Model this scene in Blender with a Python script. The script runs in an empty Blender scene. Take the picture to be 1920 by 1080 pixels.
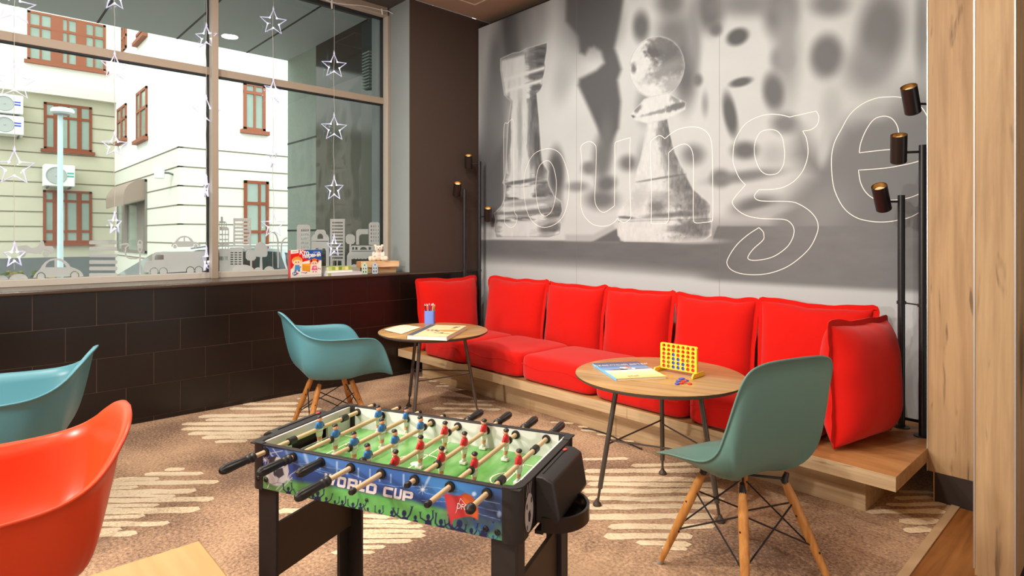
import bpy, bmesh, math, random
import numpy as np
from mathutils import Vector, Matrix, noise as mnoise
from mathutils.geometry import tessellate_polygon

S = bpy.context.scene
COL = S.collection
PI = math.pi
def R(a): return a * PI / 180

# ------------------------------------------------------------------ camera
F_PX, V_H, YAW = 1123.93, 440.9, 0.8241
CAM = (4.716, -3.898, 1.28)
cam_d = bpy.data.cameras.new('camera'); cam = bpy.data.objects.new('camera', cam_d); COL.objects.link(cam)
cam.location = CAM; cam.rotation_euler = (PI / 2, 0, YAW)
cam_d.sensor_width = 36.0; cam_d.lens = F_PX / 1920 * 36.0
cam_d.shift_y = -(540 - V_H) / 1920
cam_d.clip_start = 0.05; cam_d.clip_end = 200
S.camera = cam

# ------------------------------------------------------------------ world, exposure, lights
S.view_settings.view_transform = 'Standard'; S.view_settings.look = 'None'
S.view_settings.gamma = 1.0; S.view_settings.use_curve_mapping = False
S.view_settings.exposure = 0.0
S.cycles.use_denoising = True
S.cycles.max_bounces = 8; S.cycles.diffuse_bounces = 4; S.cycles.transparent_max_bounces = 16
S.cycles.caustics_reflective = False; S.cycles.caustics_refractive = False
S.cycles.sample_clamp_indirect = 6.0
w = bpy.data.worlds.new('overcast_sky'); S.world = w; w.use_nodes = True
nt = w.node_tree; bg = nt.nodes['Background']
bg.inputs['Color'].default_value = (0.92, 0.97, 1.0, 1); bg.inputs['Strength'].default_value = 3.0

def add_light(name, kind, loc, target, energy, color, size=0.3, **kw):
    d = bpy.data.lights.new(name, kind); d.energy = energy; d.color = color
    if kind == 'AREA':
        d.shape = kw.get('shape', 'DISK'); d.size = size
        if 'size_y' in kw: d.size_y = kw['size_y']
    elif kind == 'SPOT':
        d.spot_size = R(kw.get('angle', 70)); d.spot_blend = kw.get('blend', .6); d.shadow_soft_size = size
    elif kind == 'SUN': d.angle = size
    else: d.shadow_soft_size = size
    o = bpy.data.objects.new(name, d); COL.objects.link(o); o.location = loc
    if target is not None:
        o.rotation_euler = (Vector(target) - Vector(loc)).to_track_quat('-Z', 'Y').to_euler()
    return o
WARM = (1.0, 0.90, 0.78)
WARM2 = (1.0, 0.94, 0.86)
sun = add_light('daylight', 'SUN', (-6, -9, 14), (-12, 2, 0), 1.6, (1.0, 0.98, 0.94), R(25))
for lx, ly, e_ in ((1.3, -1.7, 27), (1.2, -3.3, 44), (2.9, -1.7, 20), (2.6, -3.5, 26), (4.6, -5.4, 18), (6.2, -4.4, 16), (2.9, -5.6, 26)):
    add_light('ceiling_downlight', 'AREA', (lx, ly, 3.46), (lx, ly, 0), e_, WARM2, .16)
add_light('track_spot', 'SPOT', (1.5, -4.4, 3.2), (2.1, -0.3, 0.9), 220, WARM, 0.05, angle=80, blend=.7)
add_light('track_spot', 'SPOT', (2.9, -4.9, 3.2), (3.1, -0.6, 0.9), 205, WARM, 0.05, angle=80, blend=.7)
add_light('track_spot', 'SPOT', (2.0, -5.0, 3.2), (2.1, -2.7, 0.5), 170, WARM, 0.05, angle=75, blend=.7)
add_light('track_spot', 'SPOT', (3.6, -2.6, 3.3), (4.15, -0.7, 0.9), 12, WARM, 0.05, angle=60, blend=.7)
add_light('side_lamp', 'AREA', (2.2, -5.6, 1.5), (2.6, 0, 1.5), 55, WARM2, 0.25)

# ------------------------------------------------------------------ photo measurements -> places in the room
_s, _c = math.sin(YAW), math.cos(YAW)
def ray(u, v):
    a = (u - 960) / F_PX; b = -(v - V_H) / F_PX
    return (-_s + a * _c, _c + a * _s, b)
def on(ax, val, u, v):
    d = ray(u, v); t = (val - CAM[ax]) / d[ax]
    return Vector([CAM[i] + t * d[i] for i in range(3)])
def onX(x, u, v=V_H): return on(0, x, u, v)
def onY(y, u, v=V_H): return on(1, y, u, v)
def onZ(z, u, v): return on(2, z, u, v)

# ------------------------------------------------------------------ colours and materials
def lin(c):
    c = c / 255.0
    return c / 12.92 if c <= 0.04045 else ((c + 0.055) / 1.055) ** 2.4
def rgb(r, g, b): return (lin(r), lin(g), lin(b), 1.0)
MATS = {}
def mat(name, col, rough=.5, spec=.5, metal=0.0, noise=0.0, nscale=20.0, bump=0.0, bscale=200.0, coat=0.0, emit=None, estr=0.0, sheen=0.0, trans=0.0, alpha=1.0):
    if name in MATS: return MATS[name]
    m = bpy.data.materials.new(name); m.use_nodes = True
    t = m.node_tree; b = t.nodes['Principled BSDF']
    b.inputs['Base Color'].default_value = col; b.inputs['Roughness'].default_value = rough
    b.inputs['Specular IOR Level'].default_value = spec; b.inputs['Metallic'].default_value = metal
    if coat: b.inputs['Coat Weight'].default_value = coat; b.inputs['Coat Roughness'].default_value = .15
    if sheen: b.inputs['Sheen Weight'].default_value = sheen
    if trans: b.inputs['Transmission Weight'].default_value = trans
    if alpha < 1: b.inputs['Alpha'].default_value = alpha
    if emit: b.inputs['Emission Color'].default_value = emit; b.inputs['Emission Strength'].default_value = estr
    tc = t.nodes.new('ShaderNodeTexCoord')
    if noise:
        n = t.nodes.new('ShaderNodeTexNoise'); n.inputs['Scale'].default_value = nscale; n.inputs['Detail'].default_value = 4
        mx = t.nodes.new('ShaderNodeMix'); mx.data_type = 'RGBA'
        k1 = tuple(min(1, x * (1 + noise)) for x in col[:3]) + (1,); k0 = tuple(x * (1 - noise) for x in col[:3]) + (1,)
        mx.inputs[6].default_value = k0; mx.inputs[7].default_value = k1
        t.links.new(tc.outputs['Object'], n.inputs['Vector']); t.links.new(n.outputs['Fac'], mx.inputs[0])
        t.links.new(mx.outputs[2], b.inputs['Base Color'])
    if bump:
        n2 = t.nodes.new('ShaderNodeTexNoise'); n2.inputs['Scale'].default_value = bscale; n2.inputs['Detail'].default_value = 3
        bp = t.nodes.new('ShaderNodeBump'); bp.inputs['Strength'].default_value = bump; bp.inputs['Distance'].default_value = .002
        t.links.new(tc.outputs['Object'], n2.inputs['Vector']); t.links.new(n2.outputs['Fac'], bp.inputs['Height'])
        t.links.new(bp.outputs['Normal'], b.inputs['Normal'])
    MATS[name] = m; return m

def wood(name, c0, c1, axis=0, scale=6.0, rough=.5, knots=0.5, crack=.6, coat=0.0):
    """oak-like: grain stretched along one axis, darker knots and fine cracks"""
    if name in MATS: return MATS[name]
    m = bpy.data.materials.new(name); m.use_nodes = True
    t = m.node_tree; b = t.nodes['Principled BSDF']; b.inputs['Roughness'].default_value = rough
    b.inputs['Specular IOR Level'].default_value = .35
    if coat: b.inputs['Coat Weight'].default_value = coat
    L = t.links.new; N = t.nodes.new
    tc = N('ShaderNodeTexCoord'); mp = N('ShaderNodeMapping')
    sc = [scale * 4] * 3; sc[axis] = scale * .28; mp.inputs['Scale'].default_value = sc
    L(tc.outputs['Object'], mp.inputs['Vector'])
    n = N('ShaderNodeTexNoise'); n.inputs['Scale'].default_value = 1.6; n.inputs['Detail'].default_value = 6; n.inputs['Roughness'].default_value = .62; n.inputs['Distortion'].default_value = .5
    L(mp.outputs['Vector'], n.inputs['Vector'])
    mp2 = N('ShaderNodeMapping'); sc2 = [scale * 22] * 3; sc2[axis] = scale * .7; mp2.inputs['Scale'].default_value = sc2
    L(tc.outputs['Object'], mp2.inputs['Vector'])
    n2 = N('ShaderNodeTexNoise'); n2.inputs['Scale'].default_value = 1.0; n2.inputs['Detail'].default_value = 2
    L(mp2.outputs['Vector'], n2.inputs['Vector'])
    ad = N('ShaderNodeMath'); ad.operation = 'MULTIPLY_ADD'; ad.inputs[1].default_value = .35
    L(n2.outputs['Fac'], ad.inputs[0]); L(n.outputs['Fac'], ad.inputs[2])
    cr = N('ShaderNodeValToRGB'); cr.color_ramp.elements[0].position = .45; cr.color_ramp.elements[0].color = c0
    cr.color_ramp.elements[1].position = .82; cr.color_ramp.elements[1].color = c1
    L(ad.outputs[0], cr.inputs['Fac'])
    # knots
    mp3 = N('ShaderNodeMapping'); sc3 = [scale * .9] * 3; sc3[axis] = scale * .38; mp3.inputs['Scale'].default_value = sc3
    L(tc.outputs['Object'], mp3.inputs['Vector'])
    vo = N('ShaderNodeTexVoronoi'); vo.inputs['Scale'].default_value = .9; L(mp3.outputs['Vector'], vo.inputs['Vector'])
    kr = N('ShaderNodeValToRGB'); kr.color_ramp.elements[0].position = .04; kr.color_ramp.elements[0].color = (1, 1, 1, 1)
    kr.color_ramp.elements[1].position = .20; kr.color_ramp.elements[1].color = (0, 0, 0, 1); L(vo.outputs['Distance'], kr.inputs['Fac'])
    # cracks: thresholded stretched noise
    mp4 = N('ShaderNodeMapping'); sc4 = [scale * 9] * 3; sc4[axis] = scale * 1.1; mp4.inputs['Scale'].default_value = sc4
    L(tc.outputs['Object'], mp4.inputs['Vector'])
    n4 = N('ShaderNodeTexNoise'); n4.inputs['Scale'].default_value = 1.0; n4.inputs['Detail'].default_value = 3; n4.inputs['Distortion'].default_value = .6
    L(mp4.outputs['Vector'], n4.inputs['Vector'])
    c4 = N('ShaderNodeValToRGB'); c4.color_ramp.elements[0].position = .65; c4.color_ramp.elements[0].color = (0, 0, 0, 1)
    c4.color_ramp.elements[1].position = .74; c4.color_ramp.elements[1].color = (1, 1, 1, 1); L(n4.outputs['Fac'], c4.inputs['Fac'])
    k = N('ShaderNodeMath'); k.operation = 'MULTIPLY'; k.inputs[1].default_value = knots; L(kr.outputs['Color'], k.inputs[0])
    k2 = N('ShaderNodeMath'); k2.operation = 'MULTIPLY_ADD'; k2.inputs[1].default_value = crack; L(c4.outputs['Color'], k2.inputs[0]); L(k.outputs[0], k2.inputs[2])
    k3 = N('ShaderNodeClamp'); L(k2.outputs[0], k3.inputs['Value'])
    mx = N('ShaderNodeMix'); mx.data_type = 'RGBA'; mx.inputs[7].default_value = tuple(x * .28 for x in c0[:3]) + (1,)
    L(k3.outputs[0], mx.inputs[0]); L(cr.outputs['Color'], mx.inputs[6]); L(mx.outputs[2], b.inputs['Base Color'])
    MATS[name] = m; return m

def vcol_mat(name, rough=.6, spec=.3, coat=0.0):
    if name in MATS: return MATS[name]
    m = bpy.data.materials.new(name); m.use_nodes = True
    t = m.node_tree; b = t.nodes['Principled BSDF']; b.inputs['Roughness'].default_value = rough; b.inputs['Specular IOR Level'].default_value = spec
    if coat: b.inputs['Coat Weight'].default_value = coat
    a = t.nodes.new('ShaderNodeVertexColor'); a.layer_name = 'print'
    t.links.new(a.outputs['Color'], b.inputs['Base Color'])
    MATS[name] = m; return m

# ------------------------------------------------------------------ mesh building
class MB:
    def __init__(s): s.v = []; s.f = []; s.m = []; s.M = Matrix.Identity(4); s.mi = 0
    def add(s, vs, fs, mi=None):
        o = len(s.v); s.v += [tuple(s.M @ Vector(p)) for p in vs]
        s.f += [tuple(i + o for i in f) for f in fs]; s.m += [s.mi if mi is None else mi] * len(fs); return s
    def box(s, x0, y0, z0, x1, y1, z1, mi=None):
        vs = [(x0, y0, z0), (x1, y0, z0), (x1, y1, z0), (x0, y1, z0), (x0, y0, z1), (x1, y0, z1), (x1, y1, z1), (x0, y1, z1)]
        return s.add(vs, [(3, 2, 1, 0), (4, 5, 6, 7), (0, 1, 5, 4), (1, 2, 6, 5), (2, 3, 7, 6), (3, 0, 4, 7)], mi)
    def tube(s, p0, p1, r0, r1=None, n=16, caps=True, mi=None):
        return s.path([p0, p1], [r0, r0 if r1 is None else r1], n, caps, mi=mi)
    def path(s, pts, rad, n=12, caps=True, closed=False, mi=None, flat=None):
        pts = [Vector(p) for p in pts]; k = len(pts)
        rad = [rad] * k if not hasattr(rad, '__len__') else rad
        vs = []; up = None
        for i, p in enumerate(pts):
            if closed: d = (pts[(i + 1) % k] - pts[i - 1])
            else: d = pts[min(i + 1, k - 1)] - pts[max(i - 1, 0)]
            d.normalize()
            if up is None:
                a = Vector((0, 0, 1)) if abs(d.z) < .9 else Vector((1, 0, 0))
                up = (a - d * a.dot(d)).normalized()
            else:
                up = up - d * up.dot(d)
                up = up.normalized() if up.length > 1e-6 else d.orthogonal().normalized()
            sd = d.cross(up)
            for j in range(n):
                t = 2 * PI * j / n
                vs.append(tuple(p + (up * math.cos(t) + sd * math.sin(t)) * rad[i]))
        fs = []
        for i in range(k if closed else k - 1):
            a = i * n; b = ((i + 1) % k) * n
            for j in range(n): fs.append((a + j, a + (j + 1) % n, b + (j + 1) % n, b + j))
        if caps and not closed:
            fs.append(tuple(range(n - 1, -1, -1))); fs.append(tuple((k - 1) * n + j for j in range(n)))
        return s.add(vs, fs, mi)
    def lathe(s, prof, c=(0, 0, 0), n=32, mi=None, sx=1, sy=1, caps=True):
        vs = []; fs = []; k = len(prof)
        for r, z in prof:
            for j in range(n):
                t = 2 * PI * j / n; vs.append((c[0] + r * sx * math.cos(t), c[1] + r * sy * math.sin(t), c[2] + z))
        for i in range(k - 1):
            for j in range(n): fs.append((i * n + j, i * n + (j + 1) % n, (i + 1) * n + (j + 1) % n, (i + 1) * n + j))
        if caps: fs.append(tuple(range(n - 1, -1, -1))); fs.append(tuple((k - 1) * n + j for j in range(n)))
        return s.add(vs, fs, mi)
    def sphere(s, c, r, n=16, k=10, mi=None, sc=(1, 1, 1)):
        prof = [(max(1e-5, r * math.sin(PI * i / k)), -r * math.cos(PI * i / k)) for i in range(k + 1)]
        vs = []; fs = []
        for a, z in prof:
            for j in range(n):
                t = 2 * PI * j / n; vs.append((c[0] + a * math.cos(t) * sc[0], c[1] + a * math.sin(t) * sc[1], c[2] + z * sc[2]))
        for i in range(k):
            for j in range(n): fs.append((i * n + j, i * n + (j + 1) % n, (i + 1) * n + (j + 1) % n, (i + 1) * n + j))
        return s.add(vs, fs, mi)
    def grid(s, P, mi=None, closed_u=False, flip=False):
        """P[i][j] of points"""
        k = len(P); n = len(P[0]); vs = [p for row in P for p in row]; fs = []
        for i in range(k - 1):
            for j in range(n if closed_u else n - 1):
                q = (i * n + j, i * n + (j + 1) % n, (i + 1) * n + (j + 1) % n, (i + 1) * n + j)
                fs.append(q[::-1] if flip else q)
        return s.add(vs, fs, mi)
    def poly(s, outer, holes=(), to3=lambda a, b: (a, b, 0), depth=None, mi=None):
        """flat polygon with holes (2D), mapped with to3(a,b); depth = offset vector for thickness"""
        loops = [list(outer)] + [list(h) for h in holes]
        tris = tessellate_polygon([[Vector((a, b, 0)) for a, b in lp] for lp in loops])
        pts = [p for lp in loops for p in lp]
        A = [Vector(to3(a, b)) for a, b in pts]
        def ar(t):
            (x0, y0), (x1, y1), (x2, y2) = [pts[i] for i in t]; return (x1 - x0) * (y2 - y0) - (x2 - x0) * (y1 - y0)
        tris = [t if ar(t) > 0 else (t[0], t[2], t[1]) for t in tris]
        if depth is None: return s.add(A, tris, mi)
        d = Vector(depth); n = len(A)
        fs = list(tris) + [tuple(i + n for i in t[::-1]) for t in tris]
        o = 0
        for lp in loops:
            k = len(lp)
            for i in range(k): fs.append((o + i, o + i + n, o + (i + 1) % k + n, o + (i + 1) % k))
            o += k
        return s.add(A + [p + d for p in A], fs, mi)
    def build(s, name, mats, parent=None, smooth=False, angle=35, bevel=0.0, bseg=2, subsurf=0):
        me = bpy.data.meshes.new(name); me.from_pydata(s.v, [], s.f)
        mats = mats if isinstance(mats, (list, tuple)) else [mats]
        for m in mats: me.materials.append(m)
        if len(mats) > 1: me.polygons.foreach_set('material_index', s.m)
        me.update()
        bm = bmesh.new(); bm.from_mesh(me); bmesh.ops.recalc_face_normals(bm, faces=bm.faces); bm.to_mesh(me); bm.free()
        if smooth:
            me.shade_smooth()
            if angle < 180: me.set_sharp_from_angle(angle=R(angle))
        o = bpy.data.objects.new(name, me); COL.objects.link(o)
        if parent is not None: o.parent = parent
        if bevel:
            b = o.modifiers.new('bevel', 'BEVEL'); b.width = bevel; b.segments = bseg; b.limit_method = 'ANGLE'; b.angle_limit = R(40)
            if not smooth: me.shade_smooth(); me.set_sharp_from_angle(angle=R(35))
        if subsurf:
            b = o.modifiers.new('sub', 'SUBSURF'); b.levels = subsurf; b.render_levels = subsurf
        return o

def thing(name, label, cat, loc=(0, 0, 0), rz=0.0, group=None):
    o = bpy.data.objects.new(name, None); COL.objects.link(o); o.location = loc; o.rotation_euler = (0, 0, rz)
    o.empty_display_size = .05
    return tag(o, label, cat, group)
def tag(o, label, cat, group=None, kind=None):
    o['label'] = label; o['category'] = cat
    if group: o['group'] = group
    if kind: o['kind'] = kind
    return o
def struct(o): o['kind'] = 'structure'; return o
def copy_tree(o, parent=None):
    c = o.copy(); COL.objects.link(c)
    if parent is not None: c.parent = parent
    for ch in list(o.children): copy_tree(ch, c)
    return c

def text_mesh(body, size, name, m, parent, M, align='CENTER', extrude=.0004, shear=0.0, bold=0.0, space=1.0):
    """lettering as a flat mesh, placed with matrix M (text lies in its local XY)"""
    cu = bpy.data.curves.new('txt', 'FONT'); cu.body = body; cu.size = size; cu.align_x = align; cu.align_y = 'CENTER'
    cu.extrude = extrude; cu.shear = shear; cu.offset = bold; cu.space_character = space; cu.resolution_u = 4
    ob = bpy.data.objects.new('txt', cu); COL.objects.link(ob)
    dg = bpy.context.evaluated_depsgraph_get(); dg.update()
    me = bpy.data.meshes.new_from_object(ob.evaluated_get(dg)); bpy.data.objects.remove(ob); bpy.data.curves.remove(cu)
    me.name = name; me.transform(M); me.materials.clear(); me.materials.append(m)
    o = bpy.data.objects.new(name, me); COL.objects.link(o)
    if parent is not None: o.parent = parent
    return o
def smooth_closed(pts, sub=3):
    """Catmull-Rom through 2D points; points flagged with a third value are kept as corners"""
    n = len(pts); out = []
    for i in range(n):
        p0, p1, p2, p3 = [np.array(pts[(i + k) % n][:2], float) for k in (-1, 0, 1, 2)]
        if len(pts[i]) > 2: p0 = p1
        if len(pts[(i + 1) % n]) > 2: p3 = p2
        for j in range(sub):
            t = j / sub
            out.append(tuple(.5 * ((2 * p1) + (-p0 + p2) * t + (2 * p0 - 5 * p1 + 4 * p2 - p3) * t * t + (-p0 + 3 * p1 - 3 * p2 + p3) * t ** 3)))
    return out
def crom(P, t):
    n = len(P) - 1; f = t * n; i = min(int(f), n - 1); f -= i
    p0 = P[i - 1] if i > 0 else 2 * P[0] - P[1]; p1 = P[i]; p2 = P[i + 1]; p3 = P[i + 2] if i + 2 <= n else 2 * P[n] - P[n - 1]
    return .5 * ((2 * p1) + (p2 - p0) * f + (2 * p0 - 5 * p1 + 4 * p2 - p3) * f * f + (3 * p1 - p0 - 3 * p2 + p3) * f ** 3)
# ================================================================== SETTING
rnd = random.Random(7)
CEIL = 3.477
M_ceil = mat('ceiling_paint', rgb(176, 150, 128), .75, .2, noise=.03, nscale=3)
M_dark = mat('dark_paint', rgb(62, 58, 55), .7, .2)
M_brown = mat('brown_wall_paint', rgb(78, 65, 57), .75, .15, noise=.05, nscale=60)
M_grey = mat('grey_reveal_paint', rgb(160, 168, 168), .8, .15, noise=.04, nscale=8)
M_white = mat('plain_white_paint', rgb(225, 220, 212), .8, .2)
M_tile = mat('dark_brown_tile', rgb(24, 15, 11), .30, .5, noise=.10, nscale=14)
M_grout = mat('tile_grout', rgb(150, 122, 106), .9, .1)
M_sill = mat('brown_sill_lacquer', rgb(74, 58, 48), .22, .55)
M_frame = mat('window_frame_white', rgb(206, 198, 186), .45, .35)
M_gask = mat('black_gasket', rgb(38, 40, 42), .6, .3)
OAK0, OAK1 = rgb(160, 128, 92), rgb(190, 158, 118)
M_oak = wood('oak_panel_upright', OAK0, OAK1, axis=2, scale=3.0, rough=.5, knots=.75, crack=.7)
M_oakx = wood('oak_plank_lengthwise', rgb(172, 142, 106), rgb(206, 178, 140), axis=0, scale=3.2, rough=.5, knots=.55, crack=.6)
M_oaktop = wood('oak_bench_top', rgb(158, 106, 60), rgb(190, 140, 88), axis=0, scale=3.0, rough=.4, knots=.7, crack=.5)
M_alu = mat('aluminium_trim', rgb(205, 200, 195), .35, .5, metal=.7)

# ---- carpet with brushed cream strokes woven into it
def carpet_mats():
    out = []
    for nm, pal in (('carpet_brown', [rgb(120, 96, 82), rgb(172, 139, 112), rgb(208, 172, 138)]), ('carpet_cream', [rgb(204, 178, 146), rgb(234, 212, 178), rgb(244, 226, 194)])):
        m = bpy.data.materials.new(nm); m.use_nodes = True; t = m.node_tree; b = t.nodes['Principled BSDF']
        b.inputs['Roughness'].default_value = .95; b.inputs['Specular IOR Level'].default_value = .08
        N = t.nodes.new; L = t.links.new; tc = N('ShaderNodeTexCoord')
        n1 = N('ShaderNodeTexNoise'); n1.inputs['Scale'].default_value = 1.7; n1.inputs['Detail'].default_value = 3
        n2 = N('ShaderNodeTexNoise'); n2.inputs['Scale'].default_value = 75; n2.inputs['Detail'].default_value = 4; n2.inputs['Roughness'].default_value = .7
        for n in (n1, n2): L(tc.outputs['Object'], n.inputs['Vector'])
        a = N('ShaderNodeMath'); a.operation = 'MULTIPLY_ADD'; a.inputs[1].default_value = 1.2; a.inputs[2].default_value = -.6
        L(n2.outputs['Fac'], a.inputs[0]); c = N('ShaderNodeMath'); c.operation = 'ADD'; L(a.outputs[0], c.inputs[0]); L(n1.outputs['Fac'], c.inputs[1])
        cr = N('ShaderNodeValToRGB'); e = cr.color_ramp.elements; e[0].position = .3; e[0].color = pal[0]; e[1].position = .72; e[1].color = pal[2]
        q = e.new(.5); q.color = pal[1]
        L(c.outputs[0], cr.inputs['Fac']); L(cr.outputs['Color'], b.inputs['Base Color'])
        bp = N('ShaderNodeBump'); bp.inputs['Strength'].default_value = .5; bp.inputs['Distance'].default_value = .004
        L(n2.outputs['Fac'], bp.inputs['Height']); L(bp.outputs['Normal'], b.inputs['Normal'])
        out.append(m)
    return out
STROKES = [
 (455,757,560,757,7),(430,766,604,767,8),(372,781,606,776,8),(385,787,600,785,7),(340,795,590,794,7),(340,804,560,803,7),(352,813,520,812,7),(378,820,490,819,7),(402,828,465,827,6),(556,748,578,746,3),
 (309,880,345,881,6),(270,889,381,889,7),(213,899,300,898,8),(200,908,411,904,8),(187,923,368,921,9),(183,930,330,931,5),(170,940,402,936,9),(160,950,300,947,6),(153,960,375,956,11),(147,972,272,969,8),(149,985,319,981,9),(136,996,230,993,7),(134,1006,258,1001,9),(132,1017,172,1015,9),(180,915,260,914,6),
 (521,957,660,958,10),(557,973,660,972,9),(549,990,640,989,9),(660,966,735,970,8),(655,977,772,979,9),(650,987,795,986,8),(650,996,800,996,8),(655,1006,800,1005,9),(660,1016,775,1014,9),(640,1026,725,1025,9),(620,1037,704,1037,8),
 (1183,874,1322,868,7),(1095,884,1345,882,9),(1092,897,1306,899,10),(1100,908,1345,910,9),(1090,921,1363,921,10),(1100,935,1360,936,10),(1098,950,1350,951,11),(1087,971,1342,968,12),(1139,989,1342,987,11),(1131,1006,1300,1005,12),(1191,1017,1298,1021,10),(1240,1028,1290,1030,8),
 (1010,905,1095,912,8),(1020,925,1080,926,8),(1090,862,1180,860,5),
 (783,708,801,708,3),(803,715,821,715,3),(817,724,843,724,3),(824,719,842,720,2),(860,730,874,731,3),
 (830,757,925,760,4),(810,766,940,768,5),(830,775,905,776,4),(800,784,870,785,4),(880,752,930,753,3),(905,742,960,744,3),
 (1030,792,1077,794,4),(1083,800,1104,801,4),(1088,807,1120,808,4),(1118,815,1145,816,4),(1137,821,1168,822,4),(1162,827,1190,828,4),
 (1686,924,1751,923,5),(1676,935,1752,934,6),(1660,947,1776,945,6),(1622,961,1774,959,9),(1685,979,1766,977,10),(1695,997,1750,994,10)]
fl = MB()
fl.box(-.02, -9, -.06, 4.047, .16, 0.0, mi=0)
for k, (u0, v0, u1, v1, th) in enumerate(STROKES):
    a = onZ(0, u0, v0); b = onZ(0, u1, v1); ln = (b - a).length; dv = (b - a).normalized(); nv = Vector((-dv.y, dv.x, 0))
    wth = (onZ(0, (u0 + u1) / 2, (v0 + v1) / 2 - th / 2) - onZ(0, (u0 + u1) / 2, (v0 + v1) / 2 + th / 2)).length
    wth = min(wth * .88, .07); n = max(10, int(ln / .02)); top = []; bot = []
    for i in range(n + 1):
        t = i / n; e = min(t, 1 - t) * ln / (wth * .5); rr = math.sqrt(max(0, 1 - (1 - min(1, e)) ** 2))
        wob = 1 + .30 * mnoise.noise((t * ln * 14, k * 3.7, 0)) + .30 * mnoise.noise((t * ln * 3.5, k * 2.1, 4)); wb2 = 1 + .30 * mnoise.noise((t * ln * 14, k * 3.7 + 50, 0)) + .30 * mnoise.noise((t * ln * 3.5, k * 2.1, 14))
        c = a + dv * (t * ln) + nv * (.010 * mnoise.noise((t * ln * 5, k * 1.3, 9)))
        top.append(c + nv * wth * .5 * rr * wob); bot.append(c - nv * wth * .5 * rr * wb2)
    z = .0006 + .00002 * k
    vs = [(p.x, p.y, z) for p in top] + [(p.x, p.y, z) for p in bot]; m = n + 1
    fl.add(vs, [(i, i + 1, m + i + 1, m + i) for i in range(n)], mi=1)
struct(fl.build('floor', carpet_mats()))

M_floorwood = wood('vinyl_wood_floor', rgb(120, 70, 28), rgb(162, 104, 50), axis=1, scale=2.2, rough=.4, knots=.6, crack=.25)
fw = MB()
for i in range(14):
    x0 = 4.078 + i * .17
    y = -9 - (i * .43) % 1.2
    while y < .16:
        y1 = min(y + 1.2, .16); fw.box(x0 + .0006, max(y, -9) + .0006, -.06, x0 + .1694, y1 - .0006, 0.001); y = y1
struct(fw.build('floor_wood', M_floorwood))
tr = MB(); tr.box(4.045, -9, -.02, 4.08, -.445, .006)
struct(tr.build('trim_1', mat('floor_trim_strip', rgb(198, 166, 128), .4, .4), bevel=.002))

cd_ = [onZ(.006, 1092, 803), onZ(.006, 1112, 806), onZ(.006, 1140, 815), onZ(.006, 1165, 826), onZ(.006, 1185, 834), onZ(.006, 1203, 842)]
q = MB(); q.path([crom(cd_, i / 24) for i in range(25)], .0045, 8); tag(q.build('power_cord', mat('cord_black', rgb(30, 27, 26), .5), smooth=True), 'thin black cord lying on the carpet along the bench base', 'cord')
# ---- tiled window wall
T_H, T_W, ZA, Y1 = .2193, .3288, .6897, -3.559
tw = MB(); G = .0016
tw.box(-.30, -9, 0, -.004, .15, .909, mi=1)
lines = [ZA + T_H, ZA, ZA - T_H, ZA - 2 * T_H, ZA - 3 * T_H, 0.0]
for r in range(5):
    z1, z0 = lines[r], lines[r + 1]
    y = Y1 - 17 * T_W + (T_W / 2 if r % 2 else 0)
    while y < .15:
        y1 = min(y + T_W, .15)
        tw.box(-.004, y + G, z0 + G, 0.0, y1 - G, z1 - G, mi=0); y += T_W
struct(tw.build('wall_left', [M_tile, M_grout]))
sl = MB(); sl.box(-.47, -9, .909, .016, -.82, .937); sl.box(-.06, -.822, .909, .008, .15, .930)
struct(sl.build('trim_2', M_sill, bevel=.011, bseg=3))
# pier between window and corner: brown face, grey reveal
pr = MB(); pr.box(-.7, -.819, .93, -.012, .15, CEIL)
o = pr.build('wall_left_pier', [M_brown, M_grey]); struct(o)
for p in o.data.polygons:
    if p.normal.y < -.5: p.material_index = 1
# back wall behind the mural and beyond
bw = MB(); bw.box(-.7, .15, 0, 9, .3, CEIL + .1); struct(bw.build('wall_back', M_dark))
ww = MB(); ww.box(8.6, -9, 0, 8.8, .3, CEIL + .1); struct(ww.build('wall_right', M_white))
wf = MB(); wf.box(-.7, -9.2, 0, 8.8, -9.0, CEIL + .1); struct(wf.build('wall_front', M_white))
# ceiling: brown room ceiling, unlit niche soffit over the window, its shade put into the colour
ce = MB(); ce.box(0.0, -9, CEIL, 8.8, .3, CEIL + .12); struct(ce.build('ceiling', M_ceil))
cs = MB(); cs.box(-.75, -9, CEIL - .001, 0.0, -.818, CEIL + .12); struct(cs.build('ceiling_soffit', mat('soffit_unlit_tone', rgb(92, 88, 84), .8, .15)))
# access hatch in the ceiling
hp = onZ(CEIL, 890, 8)
h = thing('ceiling_hatch', 'square access hatch with pale metal rim in the brown ceiling', 'hatch', (hp.x, hp.y, CEIL))
q = MB(); q.box(0, -.45, -.002, .45, 0, .02); q.build('hatch_panel', M_ceil, h)
q = MB()
for a in ((-.008, -.458, .458, -.446), (-.008, -.004, .458, .008), (-.008, -.458, .004, .008), (.446, -.458, .458, .008)): q.box(a[0], a[1], -.006, a[2], a[3], .012)
q.build('hatch_rim', mat('hatch_rim_white', rgb(238, 228, 212), .5), h)

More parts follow.
